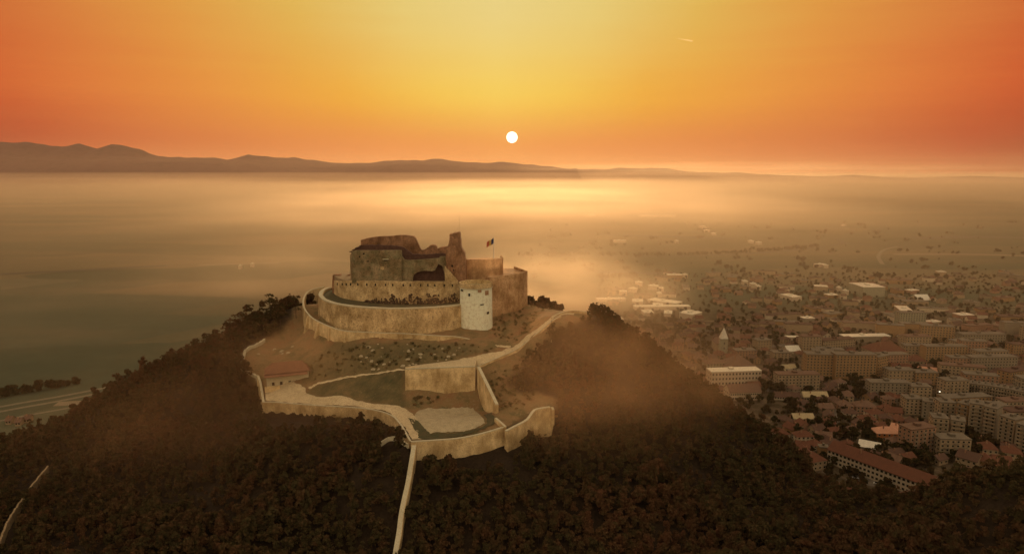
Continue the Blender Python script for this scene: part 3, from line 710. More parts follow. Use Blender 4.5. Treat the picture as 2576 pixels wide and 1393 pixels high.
# great retaining wall under the ramp road and its wings
rw = empty('great_retaining_wall', tuple(hit(1110, 1020))); tag(rw, 'high flat stained retaining wall at the back of the gravel court', 'retaining wall')
wp = [(1019, 929, 321), (1195, 923, 321)]
A, B_ = atY(*wp[0][:2], wp[0][2]), atY(*wp[1][:2], wp[1][2])
part('face', MB().wall([(A[0], A[1], A[2], 94), (B_[0], B_[1], B_[2], 94)], 4.5, batter=.10, step=3), stone_light, rw)
part('coping', MB().wall([(A[0], A[1] - .1, A[2] + .5, A[2] + .003), (B_[0], B_[1] - .1, B_[2] + .5, B_[2] + .003)], .7, step=3), coping, rw)
# deck filling between wall head and ramp road
dk = MB(); q1 = hit(1018, 926); q2 = hit(1200, 903)
dk.add([(A[0], A[1] + .4, A[2]), (B_[0], B_[1] + .4, B_[2]), (q2[0], q2[1] + 3, q2[2] + .2), (q1[0], q1[1] + 3, q1[2] + .2), (A[0], A[1] + .4, 95), (B_[0], B_[1] + .4, 95), (q2[0], q2[1] + 3, 95), (q1[0], q1[1] + 3, 95)], [(0, 1, 2, 3), (4, 7, 6, 5), (0, 4, 5, 1), (1, 5, 6, 2), (2, 6, 7, 3), (3, 7, 4, 0)])
tag(dk.build('ramp_terrace', pathm), 'gravel deck behind the head of the great retaining wall', 'terrace', kind='structure')
# right wing wall descending toward the camera
g1 = atY(*Z3(890, 520), 320.5); g2 = atY(*Z3(965, 672), 308); g3 = atY(*Z3(1046, 840), 297); g4 = atY(*Z3(1052, 850), 296)
wg = empty('wing_wall', tuple(g3)); tag(wg, 'bright wing wall stepping down the right side of the gravel court', 'wall')
part('wall_body', MB().wall([(g1[0], g1[1], g1[2], 92), (g2[0], g2[1], g2[2], 92), (g3[0], g3[1], g3[2], 92)], 1.5, inner=1, step=1.5), stone_light, wg)
part('coping', MB().wall([(g1[0], g1[1], g1[2] + .35, g1[2] + .003), (g2[0], g2[1], g2[2] + .35, g2[2] + .003), (g3[0], g3[1], g3[2] + .35, g3[2] + .003)], 1.5, inner=1, step=1.5), coping, wg)


LINES = {}


def image_wall(name, label, pts, th, mat, drop, top_mat=None, inner=1, cap=.3, jag=.05, cat='wall', batter=.05):
    """pts = picture points of the wall head with its height above the ground behind; the line is found on the terrain."""
    P = []
    for x, y, h in pts:
        # find the point at picture (x, y) whose height above the terrain equals h
        d = ray(x, y); ts = np.arange(180, 520, .5); Q_ = d[None] * ts[:, None]; Q_[:, 2] += CAMZ
        k = np.argmax(Q_[:, 2] - gz(Q_[:, 0], Q_[:, 1]) < h); P.append(Q_[k])
    ps = smooth_path(P, 3) if len(P) > 2 else P
    root = empty(name, tuple(P[0])); tag(root, label, cat)
    part('wall_body', MB().wall([(p[0], p[1], p[2], float(gz(p[0], p[1])) - drop) for p in ps], th, inner=inner, jag=jag, step=1.3, batter=batter), mat, root)
    LINES[name] = np.array(ps)
    if top_mat: part('coping', MB().wall([(p[0], p[1], p[2] + cap, p[2] + .003) for p in ps], th * .9, inner=inner, step=1.3), top_mat, root)
    return root, P


image_wall('court_wall', 'long light-topped wall closing the near side of the gravel court', [(1034, 1112, 1.4), (1100, 1108, 1.4), (1150, 1104, 1.4), (1195, 1096, 1.4), (1240, 1084, 1.4), (1272, 1074, 1.6)], 1.2, stone_light, 12, coping, jag=.03, batter=.1)
image_wall('court_corner_wall', 'short wall joining the court wall to the foot of the wing wall', [(1274, 1073, 1.7), (1262, 1062, 1.7), (1249, 1051, 1.7)], 1.1, stone_light, 8, coping)
image_wall('stepped_bastion_wall', 'stepped light wall rising to a square end right of the court', [(1275, 1085, 2.0), (1300, 1072, 2.5), (1329, 1056, 3), (1346, 1033, 5), (1362, 1028, 6), (1385, 1024.6, 6.5)], 1.4, stone_light, 12, coping, jag=.03, batter=.06)
image_wall('bastion_return_wall', 'short return wall at the far end of the stepped wall', [(1386, 1025, 6.5), (1389, 1031, 6.5)], 1.2, stone_light, 8, coping)
image_wall('road_edge_wall', 'long low parapet along the outer edge of the lower road', [(660, 1012, .9), (700, 1013, .9), (760, 1018, .9), (820, 1022, .9), (880, 1025, .9), (940, 1032, .9), (982, 1045, .9), (1003, 1064, .9), (1018, 1088, .9), (1030, 1110, .9)], .9, stone_light, 7, coping, inner=1)
image_wall('western_enclosure_wall', 'crumbling pale wall climbing the left side of the house enclosure', [(662, 853, 1.2), (645, 864, 1.4), (628, 871, 1.4), (614, 881, 1.5), (609, 900, 1.5), (604, 922, 1.5), (622, 935, 1.5), (644, 944, 1.6)], 1.3, coping, 3, None, jag=.5)
image_wall('house_retaining_wall', 'tall pale wall face falling into the wood below the house', [(646, 946, 1.4), (652, 962, 1.4), (656, 985, 1.2), (660, 1012, 1.0)], 1.2, stone_light, 9, coping, jag=.06)
image_wall('ramp_edge_wall', 'thin light parapet along the lower edge of the ramp road', [Z3(880, 520) + (.8,), Z3(1000, 468) + (.8,), Z3(1130, 413) + (.8,), Z3(1260, 348) + (.8,), Z3(1410, 225) + (.8,), Z3(1530, 126) + (.8,), Z3(1610, 80) + (.8,)], .6, stone_light, 4.5, coping, batter=.3)
image_wall('knoll_wall', 'curved parapet rounding the wooded knoll at the top of the ramp', [Z3(1530, 98) + (1.,), Z3(1600, 58) + (1.2,), Z3(1680, 38) + (1.3,), Z3(1760, 38) + (1.3,), Z3(1830, 52) + (1.2,)], .7, stone_light, 3, coping)
image_wall('spur_wall', 'narrow light wall running straight down the wooded slope toward the viewer', [(1036, 1120, 3.2), (1031, 1150, 4.2), (1026, 1180, 4.4), (1020, 1215, 4.4), (1011, 1255, 4.4), (1003, 1295, 4.4), (998, 1335, 4.4), (992, 1370, 4.4), (984, 1415, 4.2)], 2.0, stone_light, 2, coping, jag=.13, batter=.02, cap=.22)
image_wall('thin_garden_wall', 'thin crooked wall running left from the court corner into the wood', [(1028, 1116, 1.6), (1016, 1108, 1.6), (1003, 1099, 1.6), (985, 1097, 1.6), (970, 1102, 1.6), (955, 1112, 1.6)], .5, coping, .5, None, jag=.1)
image_wall('track_wall', 'overgrown wall along the dirt track low on the left slope', [(118, 1172, 3.5), (90, 1205, 3.8), (60, 1245, 3.8), (25, 1295, 3.8), (8, 1330, 3.8), (-10, 1380, 3.8)], .8, trackm, 2, None, jag=.4)
# court grass edges
ribbon('court_grass', [(1026, 1052), (1050, 1090), (1064, 1106), (1150, 1100), (1215, 1080), (1245, 1062), (1236, 1040)], [(1052, 1060), (1078, 1088), (1100, 1092), (1160, 1089), (1208, 1076), (1226, 1062), (1215, 1045)], grass, 'dark grass verge around the gravel court', lift=.38, cross=3, cat='grass')

# lower house with a red roof
hs = hit(700, 978); ang = rad(20)
house = empty('red_roofed_house', tuple(hs), 0); tag(house, 'long low white house with a red tiled roof inside the western walls', 'house')
u_ = np.array([math.cos(ang), math.sin(ang)]); v2 = np.array([-math.sin(ang), math.cos(ang)])
p0 = hit(672, 983); p0[2] += 5.2


def HQ(a, b_, z): return (p0[0] + u_[0] * a + v2[0] * b_, p0[1] + u_[1] * a + v2[1] * b_, p0[2] + z)


def hexa(f): return [(0, 3, 2, 1), (4, 5, 6, 7), (0, 1, 5, 4), (1, 2, 6, 5), (2, 3, 7, 6), (3, 0, 4, 7)]


def obox(Qf, a0, a1, b0, b1, z0, z1, m=0, mb=None):
    mb = mb or MB()
    return mb.add([Qf(a0, b0, z0), Qf(a1, b0, z0), Qf(a1, b1, z0), Qf(a0, b1, z0), Qf(a0, b0, z1), Qf(a1, b0, z1), Qf(a1, b1, z1), Qf(a0, b1, z1)], hexa(0), m)


roof_red = surf('red_tiles', (.22, .105, .055), (.17, .085, .045), (.11, .055, .032), .35, bump=.08, fine=4)
wallw = surf('cream_render', (.50, .43, .27), (.44, .37, .23), (.34, .28, .17), .3)
Lh, Dh = 20.5, 9.0
part('walls', obox(HQ, 0, Lh, 0, Dh, -9, 4.0), wallw, house)
part('roof', MB().add([HQ(-.8, -1.0, 3.6), HQ(Lh + .8, -1.0, 3.6), HQ(Lh + .8, Dh + 1, 3.6), HQ(-.8, Dh + 1, 3.6), HQ(3.0, Dh / 2, 8.0), HQ(Lh - 3, Dh / 2, 8.0)], [(0, 1, 5, 4), (1, 2, 5), (2, 3, 4, 5), (3, 0, 4), (0, 3, 2, 1)]), roof_red, house)
part('porch_roof', MB().add([HQ(-1, -3.0, 2.6), HQ(Lh * .97, -3.0, 2.6), HQ(Lh * .97, -.02, 3.5), HQ(-1, -.02, 3.5), HQ(-1, -3.0, 2.4), HQ(Lh * .97, -3.0, 2.4), HQ(Lh * .97, -.02, 3.3), HQ(-1, -.02, 3.3)], hexa(0)), roof_red, house)
part('door', obox(HQ, 6.3, 7.6, -.06, .2, -3.6, -1.0), dark, house)
for a in (2.5, 10.5, 14, 17.5): part('window', obox(HQ, a, a + 1.2, -.05, .2, 1.-3.6, -1.0), dark, house)
part('verge', obox(HQ, -1, Lh * .3, -3.3, -3.0, -5, -2.0), stone_light, house)


# the ground outside the enclosure walls lies several metres lower than the courts they hold
def carve(line, drop, side, reach=16.0):
    L_ = np.array(line)[:, :2]; best = np.full(GX.shape, 1e9); sg = np.zeros(GX.shape)
    for a, b in zip(L_[:-1], L_[1:]):
        d = b - a; l2 = d @ d
        if l2 < 1e-6: continue
        tr_ = ((GX - a[0]) * d[0] + (GY - a[1]) * d[1]) / l2; t_ = np.clip(tr_, 0, 1); qx = GX - (a[0] + t_ * d[0]); qy = GY - (a[1] + t_ * d[1])
        dd = np.hypot(qx, qy); m = dd < best; best[m] = dd[m]; sg[m] = (qx * side[0] + qy * side[1])[m]
        if a is L_[0] or np.allclose(a, L_[0]): sg[m & (tr_ < -.3)] = 0
        if np.allclose(b, L_[-1]): sg[m & (tr_ > 1.3)] = 0
    sd_ = best * np.sign(sg)
    f = np.where(sg != 0, np.clip((sd_ + 1.05) / .9, 0, 1) * (1 - np.clip((best - reach * .45) / (reach * .9), 0, 1)), 0)
    return f * drop


cut = np.zeros(GX.shape)
for nm, dr, sd in (('court_wall', 6.5, (0, -1)), ('stepped_bastion_wall', 7.0, (.3, -1)), ('road_edge_wall', 4.5, (-.2, -1)), ('house_retaining_wall', 7.0, (-1, -.1)), ('bastion_return_wall', 5.0, (1, -.3))):
    cut = np.maximum(cut, carve(LINES[nm], dr, sd))
GZ -= cut
hp.vertices.foreach_set('co', np.stack([GX, GY, GZ], -1).astype(np.float32).ravel()); hp.update()
cv[(cut.ravel() > .8), 0] = 0; at = hp.color_attributes['cover']; at.data.foreach_set('color', cv.ravel())

# ------------------------------------------------------------------ foliage
def leafmat(name, cols, transl=.25):
    m = bpy.data.materials.new(name); m.use_nodes = True; t = m.node_tree; t.nodes.clear()
    g = nd(t, 'ShaderNodeNewGeometry')
    n1 = nd(t, 'ShaderNodeTexNoise', i_Scale=.022, i_Detail=3., i_Roughness=.5); t.links.new(g.outputs['Position'], n1.inputs[0])
    n2 = nd(t, 'ShaderNodeTexNoise', i_Scale=.22, i_Detail=2.); t.links.new(g.outputs['Position'], n2.inputs[0])
    k = mth(t, 'ADD', mth(t, 'MULTIPLY', n1.outputs[0], .5), mth(t, 'MULTIPLY', n2.outputs[0], .5))
    c = ramp(t, k, [(.36, cols[0]), (.47, cols[1]), (.56, cols[2]), (.66, cols[3])])
    oi = g.outputs['Random Per Island']
    c = mixc(t, 1.0, c, ramp(t, oi, [(0, (.75, .75, .75)), (1, (1.25, 1.2, 1.15))]), 'MULTIPLY')
    d = nd(t, 'ShaderNodeBsdfDiffuse', i_Roughness=1.); t.links.new(c, d.inputs[0])
    tr = nd(t, 'ShaderNodeBsdfTranslucent'); t.links.new(c, tr.inputs[0]); mx = nd(t, 'ShaderNodeMixShader', i_0=transl)
    t.links.new(d.outputs[0], mx.inputs[1]); t.links.new(tr.outputs[0], mx.inputs[2])
    o = nd(t, 'ShaderNodeOutputMaterial'); t.links.new(mx.outputs[0], o.inputs[0]); return m


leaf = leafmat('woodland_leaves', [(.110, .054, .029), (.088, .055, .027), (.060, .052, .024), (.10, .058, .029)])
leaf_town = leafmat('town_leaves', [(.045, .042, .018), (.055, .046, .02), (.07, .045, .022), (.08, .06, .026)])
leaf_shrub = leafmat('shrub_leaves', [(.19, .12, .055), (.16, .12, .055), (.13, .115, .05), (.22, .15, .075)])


def crown_cloud(r, n, R, H0, H1, blobs=7, size=.62, pine=False):
    """n leaf clumps as quads around several off-centre lobes: (n,4,3)"""
    bs = []
    for i in range(blobs):
        a = r.uniform(0, 6.283); h = r.uniform(0, 1)
        rr_ = R * (.62 * (1 - .55 * abs(h - .35))) * r.uniform(.35, 1) if not pine else R * (1 - h) * .7 * r.uniform(.5, 1)
        bs.append((rr_ * math.cos(a), rr_ * math.sin(a), H0 + (H1 - H0) * (.22 + .62 * h), R * r.uniform(.34, .58) * (1.15 - .5 * h)))
    bs = np.array(bs); k = r.integers(0, blobs, n)
    d = r.normal(size=(n, 3)); d /= np.linalg.norm(d, axis=1)[:, None]; d[:, 2] = np.abs(d[:, 2]) * .9 - .18 * (r.random(n) < .5)
    rad_ = bs[k, 3] * (.72 + .42 * r.random(n))
    C_ = bs[k, :3] + d * rad_[:, None] * np.array([1, 1, .78])
    nn = d + r.normal(size=(n, 3)) * .55; nn /= np.linalg.norm(nn, axis=1)[:, None]
    t1 = np.cross(nn, r.normal(size=(n, 3))); t1 /= np.linalg.norm(t1, axis=1)[:, None]; t2 = np.cross(nn, t1)
    s = size * (.55 + .9 * r.random(n))[:, None]
    e = lambda: (.7 + .6 * r.random(n))[:, None]
    return np.stack([C_ - t1 * s * e() * .5 - t2 * s * e() * .4, C_ + t1 * s * e() * .5 - t2 * s * e() * .5, C_ + t1 * s * e() * .4 + t2 * s * e() * .5, C_ - t1 * s * e() * .5 + t2 * s * e() * .45], 1)


def trunk_mb(H, R, r):
    mb = MB(); mb.tube((0, 0, -1.0), (0, 0, H * .55), .20, .11, 6)
    mb.tube((0, 0, H * .5), (r.uniform(-.3, .3), r.uniform(-.3, .3), H * .86), .12, .04, 5)
    for i in range(5):
        a = r.uniform(0, 6.28); z = H * r.uniform(.32, .6); mb.tube((0, 0, z), (R * .62 * math.cos(a), R * .62 * math.sin(a), z + H * .2), .08, .03, 4)
    return mb


def quads_mesh(name, arr, mat):
    me = bpy.data.meshes.new(name); n = arr.shape[0]
    fast_mesh(me, arr.reshape(-1, 3), np.arange(n * 4).reshape(n, 4)); me.materials.append(mat); return me


PROTO = []
for i in range(9):
    R = rng.uniform(1.7, 2.9); H = rng.uniform(4.6, 8.2)
    PROTO.append((crown_cloud(rng, 260, R, H * .10, H, blobs=13, size=.56), trunk_mb(H, R, random.Random(i)), R, H))
LOW = [crown_cloud(rng, 60, rng.uniform(2.6, 3.4), 1.0, rng.uniform(6, 8.5), blobs=6, size=1.7) for _ in range(5)]
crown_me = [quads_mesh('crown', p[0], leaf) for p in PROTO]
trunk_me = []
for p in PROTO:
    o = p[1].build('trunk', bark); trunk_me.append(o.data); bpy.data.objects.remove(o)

# where the wood grows
sp_ = 3.2
gx, gy = np.meshgrid(np.arange(-440, 440, sp_), np.arange(120, 600, sp_))
gx = gx + rng.uniform(-1.6, 1.6, gx.shape); gy = gy + rng.uniform(-1.6, 1.6, gy.shape)
gx, gy = gx.ravel(), gy.ravel(); h = gz(gx, gy)
P = np.stack([gx, gy, h], -1)
x_, y_ = proj(P); x_t, y_t = proj(P + np.array([0, 0, 6.0]))
openm = (in_poly(x_, y_, OPEN)) & (gy > 246) & (gy < 436)
# crowns must not stand in front of the walls and roads: test the crown tops too
SP_W = np.array([(1022, 1130), (1042, 1130), (1033, 1200), (1017, 1290), (1003, 1400), (972, 1420), (985, 1340), (998, 1260), (1010, 1180)], float)
WALLF = np.array([(1030, 1090), (1150, 1086), (1275, 1052), (1345, 1016), (1394, 1004), (1394, 1052), (1340, 1090), (1275, 1120), (1240, 1124), (1150, 1136), (1040, 1142)], float)
WESTF = np.array([(640, 930), (662, 1000), (900, 1010), (985, 1040), (1035, 1100), (1010, 1085), (975, 1058), (900, 1036), (760, 1032), (668, 1052)], float)
TRK = np.array([(130, 1165), (60, 1240), (10, 1320), (-20, 1400), (40, 1400), (45, 1330), (85, 1250), (140, 1190)], float)
top_bad = np.zeros(len(gx), bool)
GARD = np.array([(945, 1108), (970, 1097), (1003, 1093), (1030, 1110), (1030, 1119), (1003, 1102), (972, 1106), (950, 1117)], float)
for poly in (SP_W, WALLF, WESTF, GARD):
    for dz in (2.5, 5.0, 7.5, 9.5):
        a, b = proj(P + np.array([0, 0, dz])); top_bad |= in_poly(a, b, poly) & (gy < 345)
top_bad |= in_poly(x_, y_, TRK) & (gy < 345)
ctr = np.hypot(gx + 66, (gy - 415)); fort = (ctr < 74) & (gy > 340) | ((np.abs(gx + 8) < 34) & (np.abs(gy - 400) < 26)) | ((np.abs(gx + 30) < 60) & (gy > 380) & (gy < 430))
ok = (~openm) & (~top_bad) & (~fort) & (h > 2.5)
east = (gx > 150) & (gy > 395); ok &= ~(east & (h < 6))
nz_ = .5 + .25 * np.sin(gx * .11 + 2 * np.sin(gy * .07)) + .25 * np.sin(gy * .13 + 2 * np.sin(gx * .05 + 1)); ok &= rng.random(len(gx)) > .10 + .12 * (nz_ < .3)
szf = .72 + .55 * nz_
gx, gy, h, x_, y_, szf = gx[ok], gy[ok], h[ok], x_[ok], y_[ok], szf[ok]
inframe = (x_ > -60) & (x_ < 2640) & (y_ < 1460) & (gy > 150)
dist = np.sqrt(gx ** 2 + gy ** 2 + (CAMZ - h) ** 2)
order = np.argsort(np.where(inframe & (y_ < 1425) & (x_ > -5) & (x_ < 2580), dist, 1e9))
solo = order[:300]; rest = order[300:]
for c_, i in enumerate(solo):
    k = int(rng.integers(0, len(PROTO))); s = float(rng.uniform(.8, 1.25))
    root = empty('hillside_tree', (gx[i], gy[i], h[i] - .3), float(rng.uniform(0, 6.28))); root.scale = (s, s, s * float(rng.uniform(.85, 1.1)))
    xx = x_[i]
    sz = 'tall' if PROTO[k][3] * s > 7.4 else 'small' if PROTO[k][3] * s < 5.6 else 'medium'; br_ = 'broad' if PROTO[k][2] * s > 2.4 else 'narrow'
    yy = y_[i]; row = 'at the bottom edge' if yy > 1372 else 'low down' if yy > 1320 else 'a little up the slope' if yy > 1270 else 'well up the slope'
    zn = ('far left of the spur wall' if xx < 450 else 'left of the spur wall' if xx < 820 else 'close left of the spur wall' if xx < 1010 else 'close right of the spur wall' if xx < 1250 else 'right of the spur wall' if xx < 1600 else 'below the long school' if xx < 2050 else 'on the lower right spur' if xx < 2350 else 'at the end of the lower right spur')
    lab = '%s %s dark tree %s, %s' % (sz, br_, zn, row)
    tag(root, lab, 'tree', 'trees of the near hillside wood')
    for nm, me in (('crown', crown_me[k]), ('trunk', trunk_me[k])):
        o = bpy.data.objects.new(nm, me); COL.objects.link(o); o.parent = root
arrs = []
for i in rest:
    near = inframe[i] and gy[i] < 428
    a = PROTO[int(rng.integers(0, len(PROTO)))][0] if near else LOW[int(rng.integers(0, len(LOW)))]
    if near and dist[i] > 330: a = a[::2] * 1.0; 
    th = rng.uniform(0, 6.283); s = rng.uniform(.6, 1.35) * szf[i] * 1.05; c, sn = math.cos(th) * s, math.sin(th) * s
    q = a @ np.array([[c, sn, 0], [-sn, c, 0], [0, 0, s * rng.choice([.6, .8, .95, 1.05, 1.15, 1.3])]]); arrs.append(q + np.array([gx[i], gy[i], h[i] - .3]))
A_ = np.concatenate(arrs)
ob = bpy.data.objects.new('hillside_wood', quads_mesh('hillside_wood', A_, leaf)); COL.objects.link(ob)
tag(ob, 'dense dark wood covering the flanks of the hill', 'woodland', kind='stuff')
print('trees', len(rest), 'quads', len(A_))

# single trees standing out on the left skyline
def lone(px, py, hh, lab, wid=1.0, seed=1, pine=False, gap=False, name='skyline_tree'):
    p = hit(px, py); r = np.random.default_rng(seed); H = hh; R = H * .36 * wid
    root = empty(name, (p[0], p[1], p[2] - .3)); tag(root, lab, 'tree', 'trees standing out on the left skyline')
    me = quads_mesh('crown', crown_cloud(r, 420 if not gap else 300, R, H * .2, H, blobs=11 if not gap else 8, size=.62, pine=pine), leaf)
    o = bpy.data.objects.new('crown', me); COL.objects.link(o); o.parent = root
    t_ = trunk_mb(H, R, random.Random(seed)).build('trunk', bark); t_.parent = root
    return root


lone(683, 826, 23, 'tallest ragged tree on the left skyline, two trunks below the fortress', 1.0, 3, pine=True)
lone(706, 828, 15, 'dense dark tree leaning against the tallest skyline tree', 1.2, 4)
lone(745, 800, 15, 'wispy brown tree at the left end of the walkway wall', 1.0, 5, gap=True)
lone(652, 834, 11, 'rounded dark tree just left of the tallest skyline tree', 1.2, 6)
lone(606, 842, 14.5, 'wide dark domed tree crowning the left skyline wood', 1.5, 7)
lone(580, 852, 12.5, 'dark domed tree at the left end of the skyline clump', 1.4, 8)
lone(632, 840, 13, 'dark bushy tree in the middle of the skyline clump', 1.2, 17)
lone(424, 935, 12, 'spreading tree breaking the skyline half way down the left ridge', 1.3, 9)
lone(360, 965, 9, 'low wide tree on the left ridge below the spreading tree', 1.4, 10)
lone(262, 1028, 11, 'upright tree low on the left skyline above the dirt field', 1.1, 11)
lone(840, 735, 5, 'small bare bush behind the left end of the loopholed wall', 1.3, 12, gap=True, name='skyline_bush')
lone(1598, 880, 10, 'round tree breaking the right skyline below the knoll', 1.2, 13)

# shrubs on the open slopes
sh_me = [quads_mesh('shrub', crown_cloud(rng, 70, 1.2, .0, 1.7, blobs=5, size=.5), leaf_shrub) for _ in range(6)]
sh2_me = [quads_mesh('shrub', crown_cloud(rng, 70, 1.2, .0, 1.7, blobs=5, size=.5), leaf_shrub) for _ in range(4)]
zones = [([(1245, 770), (1330, 765), (1375, 772), (1380, 792), (1330, 835), (1280, 870), (1240, 840)], 90, sh_me, 'rusty shrub on the dry slope right of the white bastion'),
         ([(850, 862), (1180, 862), (1250, 880), (1100, 912), (900, 935), (790, 955), (770, 925)], 130, sh_me + sh_me + sh2_me[:1], 'small shrub on the rough slope below the walkway wall'),
         ([(1215, 950), (1260, 925), (1330, 890), (1380, 880), (1345, 1000), (1300, 1030), (1262, 1030)], 110, sh_me + sh2_me, 'brown shrub on the hazy slope right of the wing wall'),
         ([(1032, 1000), (1110, 995), (1110, 1018), (1040, 1018)], 14, sh_me, 'small shrub at the foot of the great retaining wall'),
         ([(1290, 1090), (1400, 1040), (1420, 1080), (1300, 1130)], 16, sh_me, 'brown shrub under the stepped bastion wall'),
         ([(760, 1040), (950, 1045), (1000, 1090), (900, 1075), (780, 1065)], 22, sh2_me, 'dark shrub along the foot of the road parapet')]
for poly, cnt, mes, lab in zones:
    poly = np.array(poly, float); k = 0; guard = 0
    while k < cnt and guard < 4000:
        guard += 1
        x = rng.uniform(poly[:, 0].min(), poly[:, 0].max()); y = rng.uniform(poly[:, 1].min(), poly[:, 1].max())
        if not in_poly(x, y, poly): continue
        p = hit(x, y)
        o = bpy.data.objects.new('shrub', mes[int(rng.integers(0, len(mes)))]); COL.objects.link(o)
        o.location = (p[0], p[1], p[2] - .15); o.rotation_euler = (0, 0, float(rng.uniform(0, 6.28))); s = float(rng.uniform(.35, 1.15)); o.scale = (s, s, s * float(rng.uniform(.6, 1.)))
        tag(o, lab, 'shrub', 'shrubs on the open slopes'); k += 1
# pale rocks
rk = surf('limestone_rock', (.42, .35, .22), (.33, .27, .17), (.2, .15, .09), .8, bump=.1)
rr = random.Random(11)
for poly, cnt, lab in [([(860, 862), (1180, 870), (1230, 882), (1100, 912), (930, 935)], 34, 'pale rock on the rough slope below the walkway wall'), ([(640, 880), (740, 870), (760, 900), (640, 900)], 8, 'pale stone in the dug soil above the red roofed house')]:
    poly = np.array(poly, float); k = 0
    while k < cnt:
        x = rr.uniform(poly[:, 0].min(), poly[:, 0].max()); y = rr.uniform(poly[:, 1].min(), poly[:, 1].max())
        if not in_poly(x, y, poly): continue
        p = hit(x, y); n = 6; s = rr.uniform(.35, 1.1)
        ring1 = [(p[0] + s * 1.5 * math.cos(a * 1.047) * rr.uniform(.7, 1.2), p[1] + s * math.sin(a * 1.047) * rr.uniform(.7, 1.2)) for a in range(n)]
        o = MB().prism(ring1, p[2] - .4, p[2] + s * rr.uniform(.3, .7), 0, [(p[0] + (a - p[0]) * .55, p[1] + (b - p[1]) * .55) for a, b in ring1]).build('rock', rk)
        tag(o, lab, 'rock', 'pale rocks on the slope'); k += 1

# lamp post and marker on the right slope, small lit floodlight by the ring wall
p = hit(1388, 838); r0 = empty('lamp_post', tuple(p)); tag(r0, 'dark slender lamp post on the slope right of the ramp road', 'lamp post')
part('post', MB().tube((p[0], p[1], p[2] - .5), (p[0], p[1], p[2] + 6.4), .16, .10, 6), rubble, r0)
part('lamp_head', MB().box(p[0] - .5, p[0] + .3, p[1] - .2, p[1] + .2, p[2] + 6.4, p[2] + 6.7), rubble, r0)
p = hit(1387, 860); tag(MB().box(p[0] - .25, p[0] + .25, p[1] - .15, p[1] + .15, p[2] - .3, p[2] + 1.7, taper=.05).build('marker_stone', coping), 'small pale marker stone on the slope below the lamp post', 'marker')
em = bpy.data.materials.new('floodlight_glass'); em.use_nodes = True; em.node_tree.nodes['Principled BSDF'].inputs['Emission Color'].default_value = (1, .95, .75, 1); em.node_tree.nodes['Principled BSDF'].inputs['Emission Strength'].default_value = 1.6
p = hit(926, 828); r0 = empty('floodlight', tuple(p)); tag(r0, 'small lit floodlight on the walkway against the tall ring wall', 'floodlight')
part('stand', MB().tube((p[0], p[1], p[2] - .2), (p[0], p[1], p[2] + 1.1), .08, .06, 6), rubble, r0)
part('lamp_head', MB().box(p[0] - .45, p[0] + .45, p[1] - .25, p[1] + .2, p[2] + 1.1, p[2] + 1.8), em, r0)

# ------------------------------------------------------------------ the town on the plain
def strip(name, pts, width, mat, label, z=.12, cat='road'):
    P = [atZ(x, y, 0) for x, y in pts]; P = smooth_path(P, 8) if len(P) > 2 else P; mb = MB(); vs = []
    for i, p in enumerate(P):
        a, b = P[max(i - 1, 0)], P[min(i + 1, len(P) - 1)]; d = (b - a)[:2]; d = d / np.linalg.norm(d); n = np.array([-d[1], d[0]]) * width / 2
        vs += [(p[0] + n[0], p[1] + n[1], z), (p[0] - n[0], p[1] - n[1], z)]
    mb.add(vs, [(2 * i, 2 * i + 1, 2 * i + 3, 2 * i + 2) for i in range(len(P) - 1)])
    return tag(mb.build(name, mat), label, cat, kind='structure')


asph = surf('town_asphalt', (.12, .10, .075), (.15, .12, .085), (.09, .07, .05), .08)
fieldroad = surf('pale_road', (.17, .145, .09), (.15, .125, .08), (.12, .10, .065), .05)
darkroad = surf('tree_lined_road', (.045, .04, .026), (.06, .05, .03))
bare = surf('bare_field', (.20, .155, .09), (.17, .13, .08), (.18, .13, .07), .01)
cnt_z = [0]


def st(*a, **k):
    cnt_z[0] += 1; return strip(*a, z=.10 + .012 * cnt_z[0], **k)


st('road', [(-60, 1034), (60, 1012), (160, 995), (330, 962), (520, 922), (700, 880)], 5, fieldroad, 'pale highway crossing the plain left of the hill')
st('road', [(-60, 1046), (60, 1024), (160, 1006), (330, 972), (520, 930), (700, 886)], 5, fieldroad, 'second carriageway beside the pale highway')
st('road', [(-80, 1075), (60, 1046), (200, 1020), (330, 985)], 4, fieldroad, 'country lane below the highway on the left')
st('field', [(140, 1016), (230, 1010), (330, 996)], 12, bare, 'bare pale field beside the highway', cat='field')
st('road', [(1300, 645), (1500, 644), (1700, 645), (1830, 640), (1960, 632), (2060, 622), (2120, 612), (2100, 600)], 16, darkroad, 'tree lined road curving over the far plain')
st('road', [(2120, 612), (2250, 620), (2400, 624)], 14, darkroad, 'dark lane continuing east of the tree lined road')
st('road', [(2220, 665), (2210, 645), (2225, 628), (2260, 620)], 9, fieldroad, 'pale farm track bending north on the far plain')
st('railway', [(1700, 822), (1900, 812), (2130, 797), (2350, 786), (2640, 776)], 5, fieldroad, 'pale railway embankment behind the town', cat='railway')
st('railway', [(1650, 812), (1900, 803), (2130, 789), (2350, 779), (2640, 770)], 3, trackm, 'second railway track beside the embankment', cat='railway')
st('road', [(1730, 835), (1900, 824), (2100, 812), (2250, 806)], 6, asph, 'road running beside the railway')
st('road', [(1500, 757), (1525, 775), (1555, 795), (1600, 815), (1640, 850)], 7, fieldroad, 'pale road passing the warehouses beside the hill')
st('road', [(2070, 1110), (2098, 1060), (2085, 1010), (2060, 975), (2000, 950), (1930, 985)], 9, asph, 'street leading into the town between the houses')
st('road', [(2085, 1010), (2180, 1000), (2300, 1005), (2440, 1050), (2600, 1110)], 8, asph, 'street below the row of apartment blocks')
st('road', [(1760, 890), (1930, 872), (2060, 868), (2200, 918), (2400, 925), (2640, 900)], 9, asph, 'main boulevard crossing the town')
st('road', [(2440, 945), (2480, 880), (2500, 820), (2540, 790)], 8, asph, 'street running out to the northern edge of the town')
